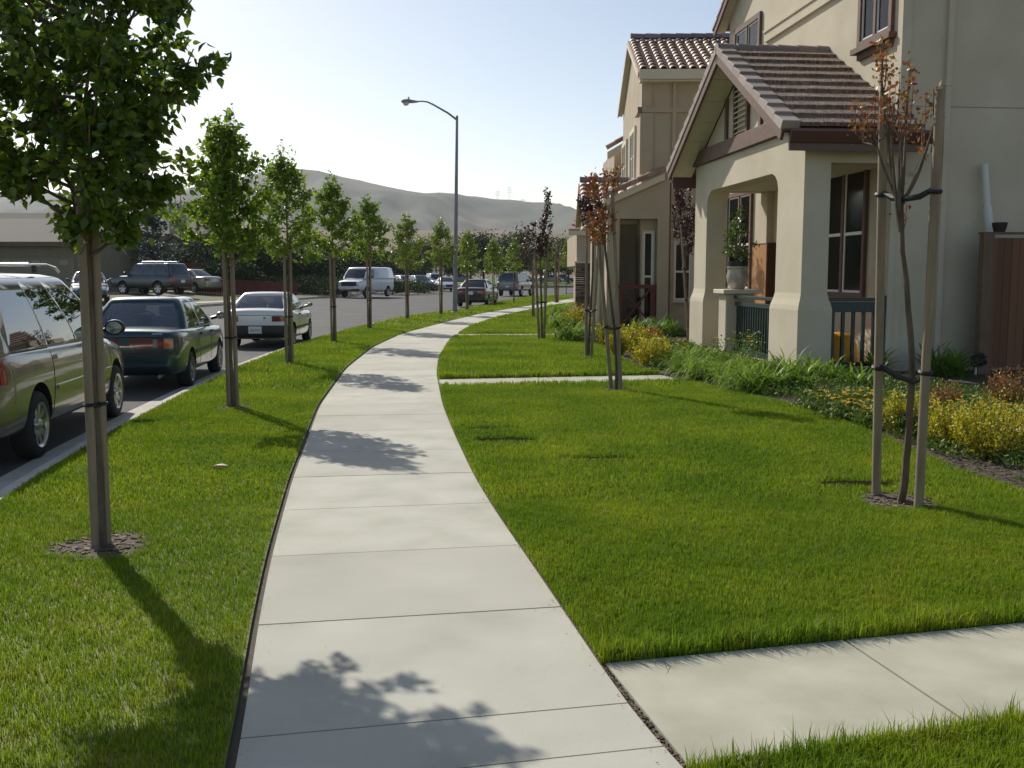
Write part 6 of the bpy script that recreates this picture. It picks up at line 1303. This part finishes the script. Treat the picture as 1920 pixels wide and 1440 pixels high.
tag(m.build('bark_mulch', M('mulch_bark', (.07, .045, .03), .9, col2=(.26, .20, .145), island=1, sharp=(0, 1)), fix=False), 'loose bark chips along the bed edge and round the tree bases', 'mulch', kind='stuff')
m = MB()
for cx, cy, r in circles:
    n = 44; pts = [(cx+math.cos(a)*r*(.97+.10*math.sin(a*3+cx)+.06*math.sin(a*7)), cy+math.sin(a)*r*(.97+.10*math.sin(a*3+cx)+.06*math.sin(a*7)), .010) for a in np.linspace(0, 2*np.pi, n, endpoint=False)]; m.add(pts, [tuple(range(n))])
tag(m.build('bare_soil', M('dusty_soil', (.06, .045, .03), .95, col2=(.13, .10, .07), vs=20, bump=.6, bs=80), fix=False), kind='structure')
m = MB()
for cx, cy, a_, b_ in pits: m.add([(cx+math.cos(q)*a_*.97, cy+math.sin(q)*b_*.97, .009) for q in np.linspace(0, 6.283, 20, endpoint=False)], [tuple(range(20))])
tag(m.build('bare_soil', M('shaded_pit_soil', (.012, .014, .006), .95, col2=(.03, .03, .014), vs=30, spec=0), fix=False), kind='structure')  # pit soil coloured near black to stand in for shade in the hollows
# curled dry leaf on the verge
lx_, ly_ = P(413, 884); m = MB(); v = []
for i in range(9):
    u = i/8; w_ = .045*math.sin(math.pi*min(.97, u+.03))**.7
    for q in (-1, -.5, 0, .5, 1): v.append((-.11+.22*u, q*w_, .035+.018*math.sin(u*3.1)+abs(q)**2*.03+.01*u))
m.add(v, [(i*5+k, i*5+k+1, (i+1)*5+k+1, (i+1)*5+k) for i in range(8) for k in range(4)])
o = m.build('dry_leaf', M('dry_leaf', (.42, .30, .20), .6, col2=(.5, .4, .3), vs=30, trans=.2), smooth=True); o.location = (lx_, ly_, 0); o.scale = (.72, .8, .7); o.rotation_euler = (0, 0, R(-8)); tag(o, 'curled pale brown dry leaf lying on the verge grass', 'dry leaf'); md = o.modifiers.new('s', 'SOLIDIFY'); md.thickness = .003
# ================================================================== GRASS
g_near = grass_mat('grass_blade', (.15, .27, .014), (.30, .40, .022), (.38, .40, .14), big=.8, trans=.42)
def in_verge(x, y): return (x > xk(y)+.03) & (x < xl(y)-.045)
def in_verge_n(x, y): return in_verge(x, y)
gl = 'short mown green grass '
blades('grass', 330000, 2.3, 7.5, .036, .0040, in_verge, -5.2, .1, g_near, gl+'of the near verge left of the sidewalk', 1)
blades('grass', 300000, 7.5, 15, .038, .007, in_verge, -6, 0, g_near, gl+'of the verge beside the parked minivan', 2)
blades('grass', 220000, 15, 34, .055, .013, in_verge, -6.5, 1, g_near, gl+'of the verge beside the white coupe', 3)
blades('grass', 110000, 34, 84, .06, .035, in_verge, -6.5, 8, g_near, gl+'of the far verge along the road bend', 4)
blades('grass', 760000, 2.2, 7.5, .041, .0040, inside_right, -.5, 5.4, g_near, gl+'of the front lawn nearest the camera on the right', 5)
blades('grass', 560000, 7.5, 15.4, .044, .0065, inside_right, -2.5, 5.5, g_near, gl+'of the front lawn up to the narrow walkway', 6)
blades('grass', 300000, 15.4, 34, .06, .012, inside_right, -3.5, 4.5, g_near, gl+'of the lawn beyond the narrow walkway', 7)
blades('grass', 90000, 34, 75, .06, .035, inside_right, -2, 6, g_near, gl+'of the farthest lawn by the stone pier', 8)
# ragged longer blades hanging over the walkway edges
def nearedge(yf, side, wd): return lambda x, y: inside_right(x, y) & (np.abs(y-yf(x)) < wd)
blades('grass', 150000, 3.2, 6.6, .092, .0050, lambda x, y: inside_right(x, y) & (y > yA(x)) & (y < yA(x)+.12), 0, 5.2, g_near, 'longer ragged grass fringe along the side walkway upper edge', 9)
blades('grass', 60000, 2.4, 5.4, .08, .005, lambda x, y: inside_right(x, y) & (y < yB(x)) & (y > yB(x)-.10), 0, 5.2, g_near, 'longer ragged grass fringe along the side walkway lower edge', 10)
blades('grass', 60000, 16, 19, .10, .011, lambda x, y: inside_right(x, y) & (y > yC(x)) & (y < yC(x)+.15), -2, 3.2, g_near, 'longer grass fringe along the narrow walkway far edge', 11)
# ================================================================== HILLS
sky_px = [(-400, 372), (0, 366), (200, 364), (330, 362), (430, 352), (500, 338), (560, 328), (580, 327), (607, 331), (633, 329), (685, 345), (732, 356), (779, 367), (813, 370), (849, 374), (918, 377), (962, 380), (1024, 388), (1042, 389), (1073, 400), (1150, 430), (1300, 440), (1600, 450), (2300, 455)]
YR = 1500.; rid = np.array([Q(a, b, YR) for a, b in sky_px]); nx, ny = 260, 120
gxs = np.linspace(-1500, 1500, nx); gys = np.linspace(760, 1900, ny); GX, GY = np.meshgrid(gxs, gys)
def fbm(x, y, seed, oct=5):
    r = np.random.default_rng(seed); o = 0; a = 1
    for k in range(oct):
        for _ in range(4): th = r.uniform(0, 6.3); o = o+a*np.sin((x*math.cos(th)+y*math.sin(th))/(62/2**k)+r.uniform(0, 6.3)+.9*np.sin((y*math.cos(th)-x*math.sin(th))/(85/2**k)))/2; 
        a *= .5
    return o
u = np.clip((GY-820)/(YR-820), 0, 1); prof = u*u*(3-2*u); back = np.clip((GY-YR)/500, 0, 1)
RZ = np.interp(GX*YR/np.maximum(GY, YR*0+YR), rid[:, 0], rid[:, 2]); ks = np.exp(-np.linspace(-2, 2, 9)**2); ks /= ks.sum(); RZ = np.apply_along_axis(lambda r: np.convolve(np.pad(r, 4, 'edge'), ks, 'valid'), 1, RZ)
gul = np.abs(fbm(GX+GY*.25, GY*.35, 3)); ZZ = RZ*prof*(1-.6*back)+(.9-gul)*17*np.sin(np.pi*np.clip(u, 0, 1))**.8*(1-back)+fbm(GX, GY, 8)*1.5*np.sin(np.pi*np.clip(u, 0, 1))
V = np.stack([GX, GY, ZZ-.5], -1).reshape(-1, 3); I = np.arange(nx*ny).reshape(ny, nx); Fq = np.stack([I[:-1, :-1], I[:-1, 1:], I[1:, 1:], I[1:, :-1]], -1).reshape(-1, 4)
hillm = M('hill_grass', (.12, .115, .085), .95, col2=(.17, .15, .11), col3=(.105, .12, .09), vs=.004, detail=6)
tag(bigmesh('hills', V, Fq, hillm, None, True), kind='structure')
nx, ny = 120, 30; gxs = np.linspace(-700, 700, nx); gys = np.linspace(330, 720, ny); GX, GY = np.meshgrid(gxs, gys); u = np.clip((GY-360)/240, 0, 1); zt = 1.73+np.interp(GX*600/GY, [-260, -100, 0, 60, 200], [34, 27, 25.5, 25, 22]); ZZ = zt*u*u*(3-2*u)*(1-np.clip((GY-600)/120, 0, 1)*.7)+fbm(GX, GY, 4, 3)*.5*u
V = np.stack([GX, GY, ZZ-.3], -1).reshape(-1, 3); I = np.arange(nx*ny).reshape(ny, nx); Fq = np.stack([I[:-1, :-1], I[:-1, 1:], I[1:, 1:], I[1:, :-1]], -1).reshape(-1, 4)
tag(bigmesh('foothill', V, Fq, M('dry_grass', (.125, .09, .052), .95, col2=(.165, .125, .07), vs=.02), None, True), kind='structure')
# pylons on the ridge
for i, (px, pb, pt_, lb) in enumerate(((933, 380, 358, 'left faint transmission pylon on the hill ridge'), (955, 381, 350, 'tallest transmission pylon on the hill ridge'), (980, 384, 374, 'small half hidden transmission pylon right on the ridge'))):
    a = Vector(Q(px, pb+2, YR+10)); hgt = Q(px, pt_, YR+10)[2]-a.z; t = empty('transmission_pylon', a, label=lb, cat='pylon', group='transmission pylons on the ridge'); m = MB(); w0, w1 = 3.6, .9
    for sx in (-1, 1):
        for sy in (-1, 1): m.tube([(sx*w0, sy*w0, 0), (sx*w1, sy*w1, hgt*.62), (sx*.5, sy*.5, hgt)], .12, 4)
    for k in range(6):
        f0, f1 = k/6, (k+1)/6; wa, wb_ = w0+(w1-w0)*f0, w0+(w1-w0)*f1; z0, z1 = hgt*.62*f0, hgt*.62*f1
        m.tube([(-wa, -wa, z0), (wb_, -wb_, z1)], .09, 4); m.tube([(wa, -wa, z0), (-wb_, -wb_, z1)], .09, 4)
    m.build('tower', galv, t); m = MB()
    for f, w_ in ((.66, 4.6), (.80, 5.4), (.93, 3.8)): m.tube([(-w_, 0, hgt*f), (w_, 0, hgt*f)], .14, 4); m.tube([(-w_, 0, hgt*f), (0, 0, hgt*(f+.05))], .15, 4); m.tube([(w_, 0, hgt*f), (0, 0, hgt*(f+.05))], .15, 4)
    m.build('crossarm', galv, t)
# ================================================================== HAZE
HAZE = 1
if HAZE:
    m = MB(); m.box(-1700, 1700, -70, 2100, -1.4, 210); hz = m.build('haze', None or M('haze_surface', (1, 1, 1))); tag(hz, 'pale haze between the camera and the hills', 'haze', kind='stuff')
    hm = bpy.data.materials.new('haze_air'); hm.use_nodes = True; nt = hm.node_tree; nt.nodes.clear(); ou = nt.nodes.new('ShaderNodeOutputMaterial'); pv = nt.nodes.new('ShaderNodeVolumePrincipled')
    pv.inputs['Color'].default_value = (.86, .90, 1.0, 1); pv.inputs['Density'].default_value = .00012; pv.inputs['Anisotropy'].default_value = .3; nt.links.new(pv.outputs[0], ou.inputs['Volume']); hz.data.materials.clear(); hz.data.materials.append(hm)

# dry clippings and small leaf bits along the path edges and on the slabs
rg = np.random.default_rng(12); n = 900; yy = rg.uniform(2.6, 22, n); sd = rg.integers(0, 2, n); off = np.abs(rg.normal(size=n))*.05
xx = np.where(sd == 0, xl(yy)-.02+off*.8, xr(yy)+.02-off*.9); n2 = 60; yy2 = rg.uniform(2.6, 20, n2); xx2 = xl(yy2)+(xr(yy2)-xl(yy2))*rg.uniform(.03, .97, n2)
xx, yy = np.concatenate([xx, xx2]), np.concatenate([yy, yy2]); pp = np.stack([xx, yy, np.full(len(xx), .004)], 1); dd = rg.normal(size=pp.shape)*np.array([1, 1, .05])
tag(leaves('leaf_litter', pp, dd, rg.uniform(.004, .014, len(pp)), SLEAF, M('dry_clipping', (.20, .15, .07), .8, col2=(.42, .34, .18), col3=(.14, .16, .04), island=1, sharp=(0, 1)), None, rg, up=np.array([0, 0, 4.])), 'dry grass clippings and leaf bits along the sidewalk edges', 'litter', kind='stuff')
